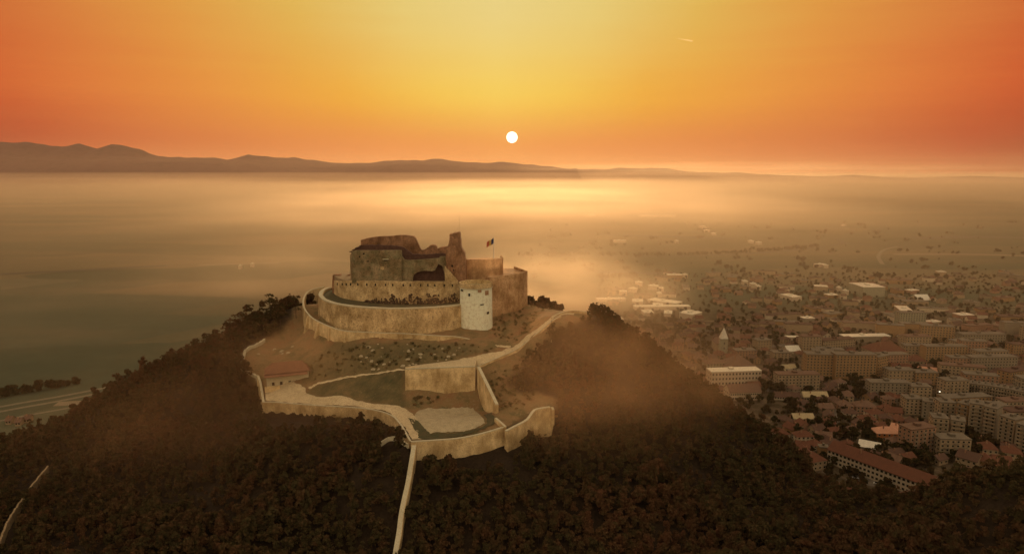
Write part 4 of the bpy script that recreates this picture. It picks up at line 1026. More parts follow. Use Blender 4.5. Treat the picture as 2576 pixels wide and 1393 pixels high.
st('car_park', [(2140, 1190), (2200, 1205), (2270, 1218)], 26, asph, 'paved school yard with parking bays', cat='yard')
st('forecourt', [(2380, 1010), (2400, 985), (2420, 965)], 14, asph, 'shaded square between the apartment blocks', cat='square')
for pts, w_, mm, lb in [([(1330, 690), (1500, 684), (1700, 690)], 30, darkroad, 'dark hedgerow on the far plain'), ([(1500, 590), (1700, 596), (1850, 600)], 60, darkroad, 'dark belt of fields in the mist'), ([(2300, 600), (2450, 596), (2640, 600)], 60, darkroad, 'dark field belt at the right edge of the plain'), ([(2250, 640), (2450, 640), (2640, 646)], 26, bare, 'pale stubble field near the right edge'), ([(0, 690), (200, 680), (420, 668)], 26, darkroad, 'long dark field boundary on the left plain'), ([(500, 668), (600, 664), (700, 662)], 14, bare, 'pale strip of stubble left of the fortress')]:
    st('field', pts, w_, mm, lb, cat='field')

wallm = {'cream': surf('facade_cream', (0.328, 0.244, 0.143), (0.279, 0.200, 0.116), (0.213, 0.148, 0.088), .25), 'grey': surf('facade_grey', (0.246, 0.200, 0.129), (0.205, 0.163, 0.109), (0.156, 0.118, 0.075), .25),
         'ochre': surf('facade_ochre', (0.312, 0.192, 0.088), (0.262, 0.155, 0.068), (0.197, 0.118, 0.054), .25), 'white': surf('facade_white', (0.492, 0.400, 0.272), (0.426, 0.340, 0.231), (0.344, 0.266, 0.177), .25),
         'pink': surf('facade_rose', (0.312, 0.178, 0.102), (0.262, 0.148, 0.088), (0.197, 0.111, 0.068), .25), 'green': surf('facade_sage', (0.295, 0.274, 0.177), (0.246, 0.229, 0.150), (0.197, 0.178, 0.116), .25),
         'red': surf('facade_red', (0.230, 0.067, 0.041), (0.197, 0.059, 0.037)), 'orange': surf('facade_orange_lit', (0.426, 0.163, 0.054), (0.369, 0.141, 0.048))}  # orange light on the houses behind the school is put into this colour
roofm = {'red': surf('roof_tiles', (.13, .052, .027), (.105, .044, .024), (.07, .032, .019), .35, fine=3), 'brown': surf('roof_brown', (.10, .055, .035), (.08, .045, .03)), 'flat': surf('roof_felt', (.16, .13, .09), (.12, .10, .07), (.09, .07, .05), .3),
         'white': surf('roof_sheet', (.62, .57, .44), (.50, .46, .35), rough=.4, spec=.5), 'rust': surf('roof_rust', (.15, .088, .056), (.12, .07, .045)), 'rose': surf('roof_rose', (.50, .26, .16), (.42, .22, .13)), 'yellow': surf('roof_pale', (.38, .30, .16), (.32, .25, .13), rough=.6)}
glass = surf('window_glass', (.020, .018, .016), (.03, .027, .022), rough=.25, spec=.5)
framem = surf('window_frame', (.45, .39, .27))
foot = []          # occupied circles (x, y, r)
win_cache = {}


def rawmesh(name, mb, mats):
    o = mb.build(name, mats); me = o.data; bpy.data.objects.remove(o); return me


def winmesh(w_, h_):
    k = (round(w_, 1), round(h_, 1))
    if k not in win_cache:
        win_cache[k] = rawmesh('window', MB().box(-w_ / 2 - .12, w_ / 2 + .12, -.05, .10, -.12, h_ + .12, 0).box(-w_ / 2, w_ / 2, -.055, -.02, 0, h_, 1), [framem, glass])
    return win_cache[k]


def child(name, me, root, loc=(0, 0, 0), rz=0.0):
    o = bpy.data.objects.new(name, me); COL.objects.link(o); o.parent = root; o.location = loc; o.rotation_euler = (0, 0, rz); return o


def building(name, label, a, b, hpx, depth, wall='cream', roof='flat', roofc=None, storeys=0, cat='building', group=None, win=True, bal=False, cols=None, wsize=(1.5, 1.4), far=False, hm=None, ch=True, side_win=True):
    A, B = atZ(a[0], a[1], 0), atZ(b[0], b[1], 0)
    Lw = float(np.linalg.norm(B - A)); an = math.atan2(B[1] - A[1], B[0] - A[0])
    Hh = hm if hm else hpx / FOC * A[1]
    cx_, cy_ = (A + B)[:2] / 2 + np.array([-math.sin(an), math.cos(an)]) * depth / 2
    foot.append((cx_, cy_, Lw, depth, an))
    root = empty(name, (A[0], A[1], 0), an); tag(root, label, cat, group)
    roofc = roofc or ('flat' if roof == 'flat' else 'red'); wm, rmm = wallm[wall], roofm[roofc]
    rh = 0
    mbw = MB(); mbr = MB(); ov = .6 if not far else .3
    if roof == 'flat':
        mbw.box(0, Lw, 0, depth, -.5, Hh)
        mbr.box(-.25, Lw + .25, -.25, depth + .25, Hh + .003, Hh + .7); mbr.box(Lw * .4, Lw * .4 + min(4, Lw * .2), depth * .35, depth * .7, Hh + .703, Hh + 2.6)
    elif roof == 'gable':
        rh = depth * .34; He = Hh - rh
        mbw.add([(0, 0, -.5), (Lw, 0, -.5), (Lw, depth, -.5), (0, depth, -.5), (0, 0, He), (Lw, 0, He), (Lw, depth, He), (0, depth, He), (0, depth / 2, He + rh), (Lw, depth / 2, He + rh)], [(0, 3, 2, 1), (0, 1, 5, 4), (2, 3, 7, 6), (1, 2, 6, 9, 5), (3, 0, 4, 8, 7), (4, 5, 9, 8), (6, 7, 8, 9)])
        k = .28
        mbr.add([(-ov, -ov, He - ov * .68 + .05), (Lw + ov, -ov, He - ov * .68 + .05), (Lw + ov, depth / 2, He + rh + .05), (-ov, depth / 2, He + rh + .05), (-ov, depth + ov, He - ov * .68 + .05), (Lw + ov, depth + ov, He - ov * .68 + .05),
                 (-ov, -ov, He - ov * .68 + k), (Lw + ov, -ov, He - ov * .68 + k), (Lw + ov, depth / 2, He + rh + k), (-ov, depth / 2, He + rh + k), (-ov, depth + ov, He - ov * .68 + k), (Lw + ov, depth + ov, He - ov * .68 + k)],
                [(0, 1, 2, 3), (3, 2, 5, 4), (6, 9, 8, 7), (9, 10, 11, 8), (0, 6, 7, 1), (4, 5, 11, 10), (0, 3, 9, 6), (3, 4, 10, 9), (1, 7, 8, 2), (2, 8, 11, 5)])
    else:
        rh = depth * .36; He = Hh - rh; mbw.box(0, Lw, 0, depth, -.5, He); i = min(depth / 2, Lw / 2 - .2)
        mbr.add([(-ov, -ov, He + .003), (Lw + ov, -ov, He + .003), (Lw + ov, depth + ov, He + .003), (-ov, depth + ov, He + .003), (i, depth / 2, He + rh), (Lw - i, depth / 2, He + rh)], [(0, 1, 5, 4), (1, 2, 5), (2, 3, 4, 5), (3, 0, 4), (0, 3, 2, 1)])
    He = Hh - rh
    if far:
        mbw.v  # walls and roof in one small mesh, too far to read as parts
    child('walls', rawmesh('walls', mbw, wm), root); child('roof', rawmesh('roof', mbr, rmm), root)
    if win and storeys:
        nc = cols or max(2, int(Lw / 3.3)); w_, h_ = wsize; sh_ = (He - .6) / storeys; h_ = min(h_, sh_ * .55); w_ = min(w_, Lw / nc * .62)
        wme = winmesh(w_, h_); tot_ = 0; side = []
        fr_ = [(i, s) for s in range(storeys) for i in range(nc)]
        ns = max(1, int(depth / 4)) if side_win and Lw > 9 else 0
        if len(fr_) > 96: step_ = 1; fr_ = fr_[-96:]
        for i, s in fr_: child('window', wme, root, (Lw * (i + .5) / nc, 0, .5 + sh_ * (s + .30)))
        if ns and len(fr_) < 80:
            for s in range(storeys):
                for i in range(ns): child('window', wme, root, (0, depth * (i + .5) / ns, .5 + sh_ * (s + .30)), -math.pi / 2)
        if bal:
            bm_ = rawmesh('balcony', MB().box(-1.55, 1.55, -1.25, -.06, -.15, .0).box(-1.55, 1.55, -1.25, -1.13, .003, .95), wallm['grey' if wall != 'grey' else 'cream'])
            for s in range(1, storeys):
                for q_ in (.2, .5, .8): child('balcony', bm_, root, (Lw * q_, 0, .5 + sh_ * (s + .02)))
    if roof != 'flat' and ch and not far: child('chimney', rawmesh('chimney', MB().box(Lw * .3, Lw * .3 + .7, depth * .3, depth * .3 + .7, He, He + rh + 1.2), wallm['pink']), root)
    return root


# named buildings, nearest first
building('school_building', 'very long three storey building with a dark red tiled roof at the hill foot', (2080, 1163), (2335, 1262), 52, 15, 'white', 'gable', 'red', 3, cols=24, wsize=(1.7, 1.6), hm=15.5)
building('corner_house', 'pale two storey house with a broad red roof next to the wooded hill edge', (2034, 1187), (2079, 1180), 62, 14, 'cream', 'hip', 'red', 2, cat='house', hm=12)
building('yellow_annex', 'small ochre cube annex at the left end of the long school', (2060, 1147), (2084, 1149), 24, 6, 'ochre', 'flat', None, 1, cat='annex', cols=1)
building('orange_house', 'house with orange light painted into its walls behind the long school', (2205, 1108), (2268, 1110), 34, 11, 'orange', 'hip', 'rose', 2, cat='house')
building('orange_villa', 'small bright orange villa with a pale roof behind the orange house', (2238, 1088), (2272, 1096), 24, 9, 'orange', 'gable', 'rose', 1, cat='house')
building('white_roofed_shed', 'low shed with a bright whitish roof directly behind the school roof', (2160, 1124), (2212, 1134), 16, 10, 'cream', 'gable', 'white', 0, cat='shed', ch=False)
building('gable_house', 'pale house with a steep brown gable at the right end of the school', (2402, 1170), (2455, 1186), 42, 12, 'cream', 'gable', 'brown', 2, cat='house')
building('small_ochre_house', 'small ochre house at the corner below the pale gable house', (2414, 1206), (2452, 1212), 34, 9, 'ochre', 'hip', 'brown', 2, cat='house')
for i, (a, b, h_, w_, lab) in enumerate([((2343, 1102), (2383, 1106), 56, 'cream', 'left one of the twin apartment blocks with recessed balconies'), ((2388, 1104), (2424, 1110), 52, 'grey', 'right one of the twin apartment blocks with recessed balconies'),
    ((2362, 1148), (2440, 1150), 48, 'cream', 'wide four storey apartment block in front of the twin blocks'), ((2276, 1042), (2318, 1044), 42, 'cream', 'pale slab block at the left end of the long apartment row'),
    ((2318, 1050), (2361, 1056), 44, 'grey', 'second block of the long apartment row'), ((2361, 1066), (2400, 1068), 58, 'cream', 'third taller block of the long apartment row'), ((2402, 1070), (2431, 1078), 62, 'ochre', 'narrow ochre block in the long apartment row'),
    ((2433, 1088), (2468, 1094), 80, 'cream', 'tall block with white balconies in the long apartment row'), ((2470, 1098), (2500, 1106), 82, 'grey', 'tall plain block at the bend of the apartment row'), ((2506, 1118), (2545, 1132), 80, 'cream', 'high block with dark square windows near the right edge'),
    ((2548, 1140), (2610, 1160), 82, 'grey', 'high block cut by the right edge of the view'), ((2234, 966), (2300, 966), 36, 'cream', 'long flat block behind the tree belt in mid town'), ((2302, 968), (2359, 968), 32, 'ochre', 'ochre block continuing the long flat block'),
    ((2188, 1000), (2288, 1002), 40, 'grey', 'long grid fronted block in mid town'), ((2290, 1006), (2342, 1008), 36, 'cream', 'cream block beside the grid fronted block'), ((2327, 910), (2432, 910), 40, 'ochre', 'broad ochre apartment block with a pale roof edge'),
    ((2386, 934), (2437, 936), 36, 'pink', 'rosy block right of the dark tree belt'), ((2443, 938), (2557, 936), 40, 'grey', 'very wide grey block near the right edge in mid town'), ((2100, 956), (2202, 956), 72, 'ochre', 'nine storey slab tower dominating the middle of the town'),
    ((2204, 954), (2231, 948), 58, 'ochre', 'narrow side wing right of the slab tower'), ((2026, 950), (2094, 952), 62, 'ochre', 'wide apartment block left of the slab tower'), ((1905, 884), (1940, 882), 28, 'cream', 'square cream block right of the church tower'),
    ((1852, 908), (1902, 906), 26, 'pink', 'rosy office block with tall pilasters behind the white school'), ((2262, 820), (2328, 820), 34, 'green', 'pale sage apartment block on the edge of the railway'), ((2418, 868), (2528, 868), 28, 'grey', 'long grey block in the right part of the town'),
    ((1946, 905), (1990, 905), 18, 'cream', 'low cream block left of the bright domed roof')]):
    A0 = atZ(a[0], a[1], 0); Y0 = A0[1]; hh = h_ / FOC * Y0; stn = max(2, int(round(hh / 3.1)))
    building('apartment_block', lab, a, b, h_, 12 if hh < 18 else 13, w_, 'flat', None, stn, cat='apartment block', group='apartment blocks of the town', bal=(Y0 < 560), hm=min(hh, 26))
for j in range(11):
    a = 2435 + j * 14.5; ya = 986 + j * 2.2 + (j * j) * .12
    building('curved_row_block', 'section %s of the long curved apartment row by the right edge' % ['first', 'second', 'third', 'fourth', 'fifth', 'sixth', 'seventh', 'eighth', 'ninth', 'tenth', 'last'][j], (a, ya + 16), (a + 14, ya + 18.3 + j * .24), 40 + j, 12, ['cream', 'grey'][j % 2], 'flat', None, 5, cat='apartment block', group='curved apartment row', bal=True, cols=2)
building('white_school', 'three storey white building with a regular grid of windows right of the hill', (1789, 972), (1914, 968), 38, 14, 'white', 'flat', 'white', 3, cols=15, wsize=(1.6, 2.0))
building('red_roofed_hall', 'long building with a reddish roof in front of the white school', (1836, 1008), (1914, 1006), 38, 16, 'white', 'gable', 'rust', 2, cols=14)
building('broad_roofed_hall', 'building with a very broad reddish hipped roof behind the white school', (1834, 938), (1912, 936), 38, 34, 'pink', 'hip', 'rust', 0)
building('pale_house', 'pale two storey house under the church tower', (1778, 928), (1824, 926), 24, 12, 'green', 'hip', 'rust', 2, cat='house')
building('domed_market', 'building with a bright whitish vaulted roof left of the slab tower', (1982, 890), (2014, 889), 18, 14, 'white', 'gable', 'white', 0, ch=False)
building('sunlit_hall', 'hall with a bright yellowish roof left of the slab tower', (1975, 935), (2007, 934), 14, 16, 'white', 'gable', 'yellow', 0, ch=False)  # yellow sunlight on this roof is put into the roof colour
building('plain_pavilion', 'plain cream pavilion in front of the sunlit hall', (1986, 950), (2021, 950), 15, 10, 'cream', 'flat', None, 0)
building('station_platform_hall', 'very long low hall with a white roof behind the slab tower', (2125, 862), (2240, 860), 15, 14, 'grey', 'flat', 'white', 0)
building('platform_canopy', 'long thin pale roofed canopy left of the platform hall', (1977, 856), (2065, 858), 8, 8, 'white', 'flat', 'white', 0)
building('long_depot', 'long thin depot with pale roofs beside the railway', (1838, 852), (1945, 851), 9, 14, 'pink', 'gable', 'rust', 0, ch=False)
building('hipped_hall', 'large hall with a long red hipped roof behind the slab tower', (2196, 906), (2280, 904), 42, 24, 'cream', 'hip', 'red', 2)
building('red_villa', 'low villa with a bright red roof before the dark tree belt', (2286, 916), (2332, 918), 22, 15, 'cream', 'hip', 'red', 1, cat='house')
building('pink_roofed_hall', 'hall with a bright pinkish sloping roof above the long flat block', (2310, 944), (2358, 948), 20, 14, 'cream', 'gable', 'rose', 0, ch=False)
building('green_factory_hall', 'tall pale green factory hall standing alone on the northern edge', (2170, 747), (2225, 747), 25, 40, 'green', 'flat', 'white', 0)
building('green_factory_annex', 'pale green annex behind the left side of the factory hall', (2151, 740), (2200, 740), 23, 24, 'green', 'flat', 'white', 0)
building('diagonal_roofed_hall', 'bright white roofed hall set diagonally on the northern edge', (1962, 750), (1994, 758), 10, 18, 'white', 'flat', 'white', 0)
building('pitched_white_hall', 'white pitched roof hall right of the green factory', (2309, 755), (2341, 755), 12, 22, 'white', 'gable', 'white', 0, ch=False)
building('villa_terrace', 'row house with brown roofs along the street below the town centre', (1997, 1062), (2048, 1062), 20, 9, 'cream', 'gable', 'yellow', 1, cat='house')
building('long_inn', 'long low house with an ochre roof and small windows in mid town', (2022, 1009), (2083, 1009), 22, 10, 'white', 'gable', 'yellow', 1, cols=9)
building('low_barracks', 'long brown roofed barracks left of the ochre roofed house', (1948, 1005), (2012, 1008), 18, 10, 'white', 'gable', 'brown', 1, cols=10)
building('corner_villa', 'rosy villa with a terrace at the street corner', (2154, 1038), (2204, 1040), 30, 12, 'pink', 'hip', 'rust', 2, cat='house')
building('corner_villa', 'rosy villa with a red roof left of the street corner villa', (2113, 1036), (2148, 1036), 28, 11, 'pink', 'hip', 'rust', 2, cat='house')
for i, (a, b) in enumerate([((2498, 1196), (2536, 1200)), ((2540, 1204), (2590, 1212)), ((2458, 1180), (2494, 1186)), ((2470, 1152), (2510, 1156)), ((2520, 1160), (2570, 1168))]):
    building('red_roofed_villa', ['villa with a red roof in front of the lower right spur', 'villa with a red roof cut by the right edge', 'cream villa with an arched front near the right edge', 'red roofed villa behind the cream arched villa', 'large red roofed villa behind the right edge villas'][i], a, b, 42, 12, 'cream', 'hip', 'red', 2, cat='house', group='red roofed villas at the right edge')
building('awning_building', 'low building with a long dark red roof in the school yard', (2095, 1236), (2165, 1258), 14, 16, 'red', 'gable', 'red', 0, ch=False)
building('ochre_pavilion', 'ochre roofed pavilion below the right end of the school', (2290, 1266), (2340, 1262), 24, 14, 'ochre', 'hip', 'rust', 1)
for i, (a, b, h_, lb) in enumerate([((1503, 759), (1575, 758), 6, 'first long white warehouse roof beside the hill'), ((1590, 768), (1617, 769), 10, 'pale square warehouse behind the hill shoulder'), ((1628, 762), (1700, 772), 8, 'slanting long white warehouse roof'), ((1597, 780), (1737, 779), 8, 'longest white warehouse roof in the industrial yard'),
        ((1642, 776), (1668, 777), 7, 'small pale warehouse between the two long ones'), ((1708, 800), (1740, 806), 14, 'white L shaped warehouse at the yard corner'), ((1745, 796), (1766, 792), 7, 'little white hall right of the L shaped one'), ((1620, 795), (1645, 795), 8, 'low pale shed below the long warehouse'), ((1670, 796), (1690, 797), 8, 'pale shed right of the low one')]):
    building('warehouse', lb, a, b, h_, 22 if i not in (3, 0) else 14, 'white', 'flat', 'white', 0, cat='warehouse', group='warehouses of the industrial yard')
for i, (x, y, n_) in enumerate([(1610, 545.5, 90), (1758, 573, 14), (1772, 584, 14), (1792, 592, 10), (1885, 612, 12), (1905, 616, 12), (1545, 611, 30), (1700, 612, 8), (2052, 673, 26), (2072, 675, 12), (630, 672, 6), (600, 677, 5), (2120, 570, 8), (1480, 543, 20), (1720, 700, 10), (1600, 720, 16), (1630, 728, 22), (1580, 735, 14), (1660, 735, 10), (1655, 748, 10), (1870, 717, 12), (1890, 724, 14), (1905, 730, 10), (2110, 734, 8), (2125, 742, 10), (1560, 744, 18)]):
    Y0 = atZ(x, y, 0)[1]
    building('distant_hall', ['long white hall gleaming in the far mist, topmost of the bright specks', 'upper hall of the three in the far hamlet', 'middle hall of the three in the far hamlet', 'lower hall of the three in the far hamlet', 'left of two gleaming sheds on the plain', 'right of two gleaming sheds on the plain', 'flat white hall on the plain straight above the knoll', 'lone pale shed behind the tree lined road', 'white farm hall right of the tree lined road', 'small shed beside the white farm hall', 'pale shed in the fields left of the fortress', 'second pale shed in the fields left of the fortress'][i] if i < 12 else 'small pale hall among the scattered sheds beyond the town',
             (x, y), (x + n_, y + (2 if i in (1, 16, 17) else 0)), 3, 16 if Y0 > 1800 else 12, 'white', 'flat', 'white', 0, cat='hall', group='pale halls scattered on the plain', hm=7, far=True)

# church
ch_ = atZ(1821, 889, 0); X0, Y0 = ch_[0], ch_[1]
church = empty('church', (X0, Y0, 0)); tag(church, 'pale church tower with a pointed spire rising right of the hill', 'church')
foot.append((X0, Y0 + 12, 14, 34, 0))
wd = 4.0; ht = 17.5
child('tower', rawmesh('tower', MB().box(-wd, wd, 0, 2 * wd, -.5, ht), wallm['green']), church)
child('spire', rawmesh('spire', MB().add([(-wd - .4, -.4, ht + .003), (wd + .4, -.4, ht + .003), (wd + .4, 2 * wd + .4, ht + .003), (-wd - .4, 2 * wd + .4, ht + .003), (0, wd, ht + 13)], [(0, 1, 4), (1, 2, 4), (2, 3, 4), (3, 0, 4), (0, 3, 2, 1)]), roofm['white']), church)
child('nave', rawmesh('nave', MB().box(-6, 6, 2 * wd + .02, 30, -.5, 8.5), wallm['cream']), church)
child('nave_roof', rawmesh('nave_roof', MB().add([(-6.5, 8.1, 8.5), (6.5, 8.1, 8.5), (6.5, 30.5, 8.5), (-6.5, 30.5, 8.5), (0, 8.1, 13), (0, 30.5, 13)], [(0, 1, 4), (1, 2, 5, 4), (2, 3, 5), (3, 0, 4, 5), (0, 3, 2, 1)]), roofm['rust']), church)
child('cross', rawmesh('cross', MB().box(-.12, .12, wd - .12, wd + .12, ht + 12.8, ht + 15).box(-.6, .6, wd - .1, wd + .1, ht + 14, ht + 14.25), framem), church)
for z in (5, 11): child('window', winmesh(1.4, 2.4), church, (0, 0, z))


def blocked(x, y, r):
    for fx, fy, L_, D_, an in foot:
        c, s = math.cos(-an), math.sin(-an); dx, dy = x - fx, y - fy; u = dx * c - dy * s; v = dx * s + dy * c
        if abs(u) < L_ / 2 + r and abs(v) < D_ / 2 + r: return True
    return False


HILLSIL = np.array([(1480, 790), (1560, 845), (1640, 905), (1700, 945), (1800, 1010), (1900, 1062), (1965, 1100), (2040, 1185), (2120, 1235), (2260, 1262), (2420, 1200), (2640, 1170), (2640, 640), (1480, 640)], float)
r2 = random.Random(21)


def fill(cnt, y0, y1, x0, x1, kind):
    k = g_ = 0
    while k < cnt and g_ < cnt * 60:
        g_ += 1; x = r2.uniform(x0, x1); y = r2.uniform(y0, y1)
        if not in_poly(x, y, HILLSIL): continue
        P = atZ(x, y, 0)
        if gz(P[0], P[1]) > .5: continue
        if kind == 'house': Lw, D_, hm_ = r2.uniform(9, 14), r2.uniform(8, 10), r2.uniform(6, 9)
        elif kind == 'block': Lw, D_, hm_ = r2.uniform(22, 46), 12, r2.choice([10, 13, 16, 19])
        else: Lw, D_, hm_ = r2.uniform(14, 46), r2.uniform(10, 18), r2.uniform(4, 8)
        an = r2.choice([-.12, .05, .12, -.3, .25, .4]) + (r2.choice([0, 0, 1.57]) if kind != 'block' else 0)
        cxx = P[0] + math.cos(an) * Lw / 2 - math.sin(an) * D_ / 2; cyy = P[1] + math.sin(an) * Lw / 2 + math.cos(an) * D_ / 2
        if blocked(cxx, cyy, max(Lw, D_) * .45): continue
        e = np.array([P[0] + math.cos(an) * Lw, P[1] + math.sin(an) * Lw, 0]); ex, ey = proj(e)
        nm, ct, gp = {'house': ('town_house', 'house', 'small houses of the town'), 'block': ('apartment_block', 'apartment block', 'apartment blocks of the town'), 'shed': ('low_hall', 'hall', 'low halls on the northern edge of the town')}[kind]
        wl = r2.choice(['cream', 'grey', 'ochre', 'pink', 'cream', 'white'] if kind != 'block' else ['cream', 'grey', 'ochre', 'cream', 'pink']); rc = r2.choice(['red', 'brown', 'rust', 'red', 'brown']) if kind == 'house' else r2.choice(['flat', 'flat', 'brown', 'rust']) if kind == 'block' else r2.choice(['white', 'flat', 'rust', 'brown', 'flat', 'brown', 'rust'])
        zone = ('by the school' if x < 2250 else 'left of the tall row' if x < 2420 else 'by the right edge') if y > 1080 else ('between hill and town street' if x < 2150 else 'above the orange villa' if x < 2320 else 'by the apartment row') if y > 960 else ('by the white school' if x < 2000 else 'round the slab tower' if x < 2250 else 'in the right of the town') if y > 860 else ('beyond the church' if x < 1950 else 'along the railway' if x < 2300 else 'at the far right of the town')
        cn = {'cream': 'cream', 'grey': 'grey', 'ochre': 'ochre', 'pink': 'rosy', 'white': 'white'}[wl]; rn = {'red': 'red', 'brown': 'brown', 'rust': 'rusty', 'flat': 'flat dark', 'white': 'white'}[rc]
        rt_ = r2.choice(['gable', 'hip']) if kind == 'house' else 'flat'
        building(nm, '%s %s with %s %s roof %s' % ({14: 'wide ', 9: 'narrow '}.get(14 if (kind, Lw > 12) == ('house', True) or Lw > 36 else 9 if (kind == 'house' and Lw < 10.5) or (kind != 'house' and Lw < 26) else 0, '') + cn, {'house': 'small house', 'block': 'apartment block', 'shed': 'low hall'}[kind], rn, {'gable': 'gabled', 'hip': 'hipped', 'flat': 'level'}[rt_], zone), (x, y), (float(ex), float(ey)), 0, D_, wl, rt_, rc,
                 storeys=0 if kind == 'shed' or y < 850 else (int(hm_ / 3.1) if kind == 'block' else (2 if hm_ > 7.5 else 1)), cat=ct, group=gp, hm=hm_, far=(y < 840), bal=(kind == 'block' and y > 960))
        k += 1


fill(11, 1000, 1160, 2280, 2640, 'block')
fill(17, 880, 1000, 1940, 2640, 'block')
fill(16, 830, 900, 1960, 2640, 'block')
fill(80, 985, 1180, 1985, 2640, 'house')
fill(75, 880, 990, 1740, 2640, 'house')
fill(100, 800, 880, 1560, 2640, 'house')
fill(75, 700, 800, 1700, 2640, 'house')
fill(60, 690, 830, 1480, 2640, 'shed')
fill(14, 800, 850, 1900, 2640, 'shed')
# hamlet low on the left plain
for i, (x, y) in enumerate([(14, 1068), (38, 1072), (60, 1064)]):
    building('farmhouse', 'small pale farmhouse %s of the hamlet at the left edge' % ['at the corner', 'in the middle', 'on the upper side', 'at the right end', 'at the back'][i], (x, y), (x + 14, y - 1), 0, 8, 'cream', 'gable', 'rust', 1, cat='house', group='farmhouses at the left edge', hm=6)

# cars
carp = {c: surf('car_paint_' + c, v, rough=.3, spec=.6) for c, v in (('white', (.7, .68, .6)), ('silver', (.4, .38, .34)), ('red', (.35, .04, .03)), ('dark', (.04, .04, .045)))}
tyre = surf('tyre_rubber', (.02, .02, .02))
bm_c = {}
for c in carp:
    bm_c[c] = rawmesh('body', MB().add([(-2.1, -.85, .35), (2.1, -.85, .35), (2.1, .85, .35), (-2.1, .85, .35), (-2.1, -.85, .85), (2.1, -.85, .8), (2.1, .85, .8), (-2.1, .85, .85)], hexa(0)), carp[c])
cab = rawmesh('cabin', MB().add([(-1.5, -.8, .853), (1.0, -.8, .83), (1.0, .8, .83), (-1.5, .8, .853), (-1.1, -.65, 1.45), (.4, -.65, 1.45), (.4, .65, 1.45), (-1.1, .65, 1.45)], hexa(0)), glass)
whl = rawmesh('wheel', MB().tube((0, -.1, 0), (0, .1, 0), .33, .33, 10), tyre)
for i, (x, y, c, a) in enumerate([(2088, 1222, 'white', .3), (2098, 1224, 'white', .35), (2112, 1226, 'silver', .3), (2152, 1204, 'silver', -.5), (2176, 1210, 'dark', -.5), (2206, 1218, 'white', -.5), (2090, 1062, 'white', 1.3), (2078, 1006, 'dark', 1.1), (2130, 1006, 'red', .1), (2220, 1002, 'white', 0), (2392, 1000, 'white', .8), (2402, 990, 'silver', .8), (2410, 978, 'dark', .8), (2212, 924, 'white', 0), (1990, 872, 'white', 0), (2328, 1016, 'red', .1)]):
    p = atZ(x, y, 0); r0 = empty('parked_car', (p[0], p[1], .42), a)
    tag(r0, '%s car %s' % ({'white': 'small white', 'silver': 'silver', 'red': 'red', 'dark': 'dark'}[c], ['first in the row by the red roofed yard building', 'second in the row by the red roofed yard building', 'last in the row by the red roofed yard building', 'left of three in the school yard', 'middle of three in the school yard', 'right of three in the school yard', 'on the street behind the school', 'on the upper end of the town street', 'on the street by the corner villas', 'below the grid fronted block', 'nearest in the shaded square', 'middle one in the shaded square', 'farthest in the shaded square', 'on the boulevard by the slab tower wing', 'on the boulevard by the domed market', 'before the long apartment row'][i]), 'car', 'cars in the town')
    child('body', bm_c[c], r0); child('cabin', cab, r0)
    for wx in (-1.35, 1.35):
        for wy in (-.8, .8): child('wheel', whl, r0, (wx, wy, -.08 + .33))
p = atZ(2362, 1006, 0); r0 = empty('street_lamp', (p[0], p[1], 0)); tag(r0, 'street lamp still lit in the shaded square between the blocks', 'street lamp')
child('post', rawmesh('post', MB().tube((0, 0, -.3), (0, 0, 8), .12, .08, 6), rubble), r0); em2 = em.copy(); em2.name = 'lit_lamp'; em2.node_tree.nodes['Principled BSDF'].inputs['Emission Strength'].default_value = 3.
child('lamp_head', rawmesh('lamp_head', MB().box(-.6, .6, -.25, .25, 8, 8.4), em2), r0)

# trees of the town
TT = [quads_mesh('crown', crown_cloud(rng, 120, rng.uniform(2.6, 3.8), 1.2, rng.uniform(7, 11), blobs=7, size=1.25), leaf_town) for _ in range(7)]
tt_tr = rawmesh('trunk', MB().tube((0, 0, -.3), (0, 0, 5), .22, .12, 6), bark)
belts = [((2150, 935), (2200, 985), 10), ((2300, 925), (2380, 960), 34), ((2370, 965), (2440, 1010), 40), ((2130, 1160), (2200, 1190), 8), ((2080, 990), (2190, 1012), 16), ((1920, 940), (1990, 990), 30), ((2400, 880), (2500, 895), 18), ((2440, 1110), (2560, 1150), 26), ((2200, 1130), (2340, 1180), 30), ((2050, 1062), (2200, 1110), 26), ((1980, 1020), (2070, 1050), 20), ((2270, 870), (2320, 895), 14)]
pts = []
for (x0, y0), (x1, y1), n_ in belts:
    for _ in range(n_ * 4):
        if sum(1 for q in pts if q[3] == (x0, y0)) >= n_: break
        x, y = r2.uniform(x0, x1), r2.uniform(y0, y1); P = atZ(x, y, 0)
        if blocked(P[0], P[1], 1.5) or gz(P[0], P[1]) > .3: continue
        pts.append((P[0], P[1], y, (x0, y0)))
g_ = 0
while len(pts) < 300 and g_ < 9000:
    g_ += 1; x, y = r2.uniform(1700, 2600), r2.uniform(860, 1240)
    if not in_poly(x, y, HILLSIL): continue
    P = atZ(x, y, 0)
    if blocked(P[0], P[1], 1.2) or gz(P[0], P[1]) > .3: continue
    pts.append((P[0], P[1], y, None))
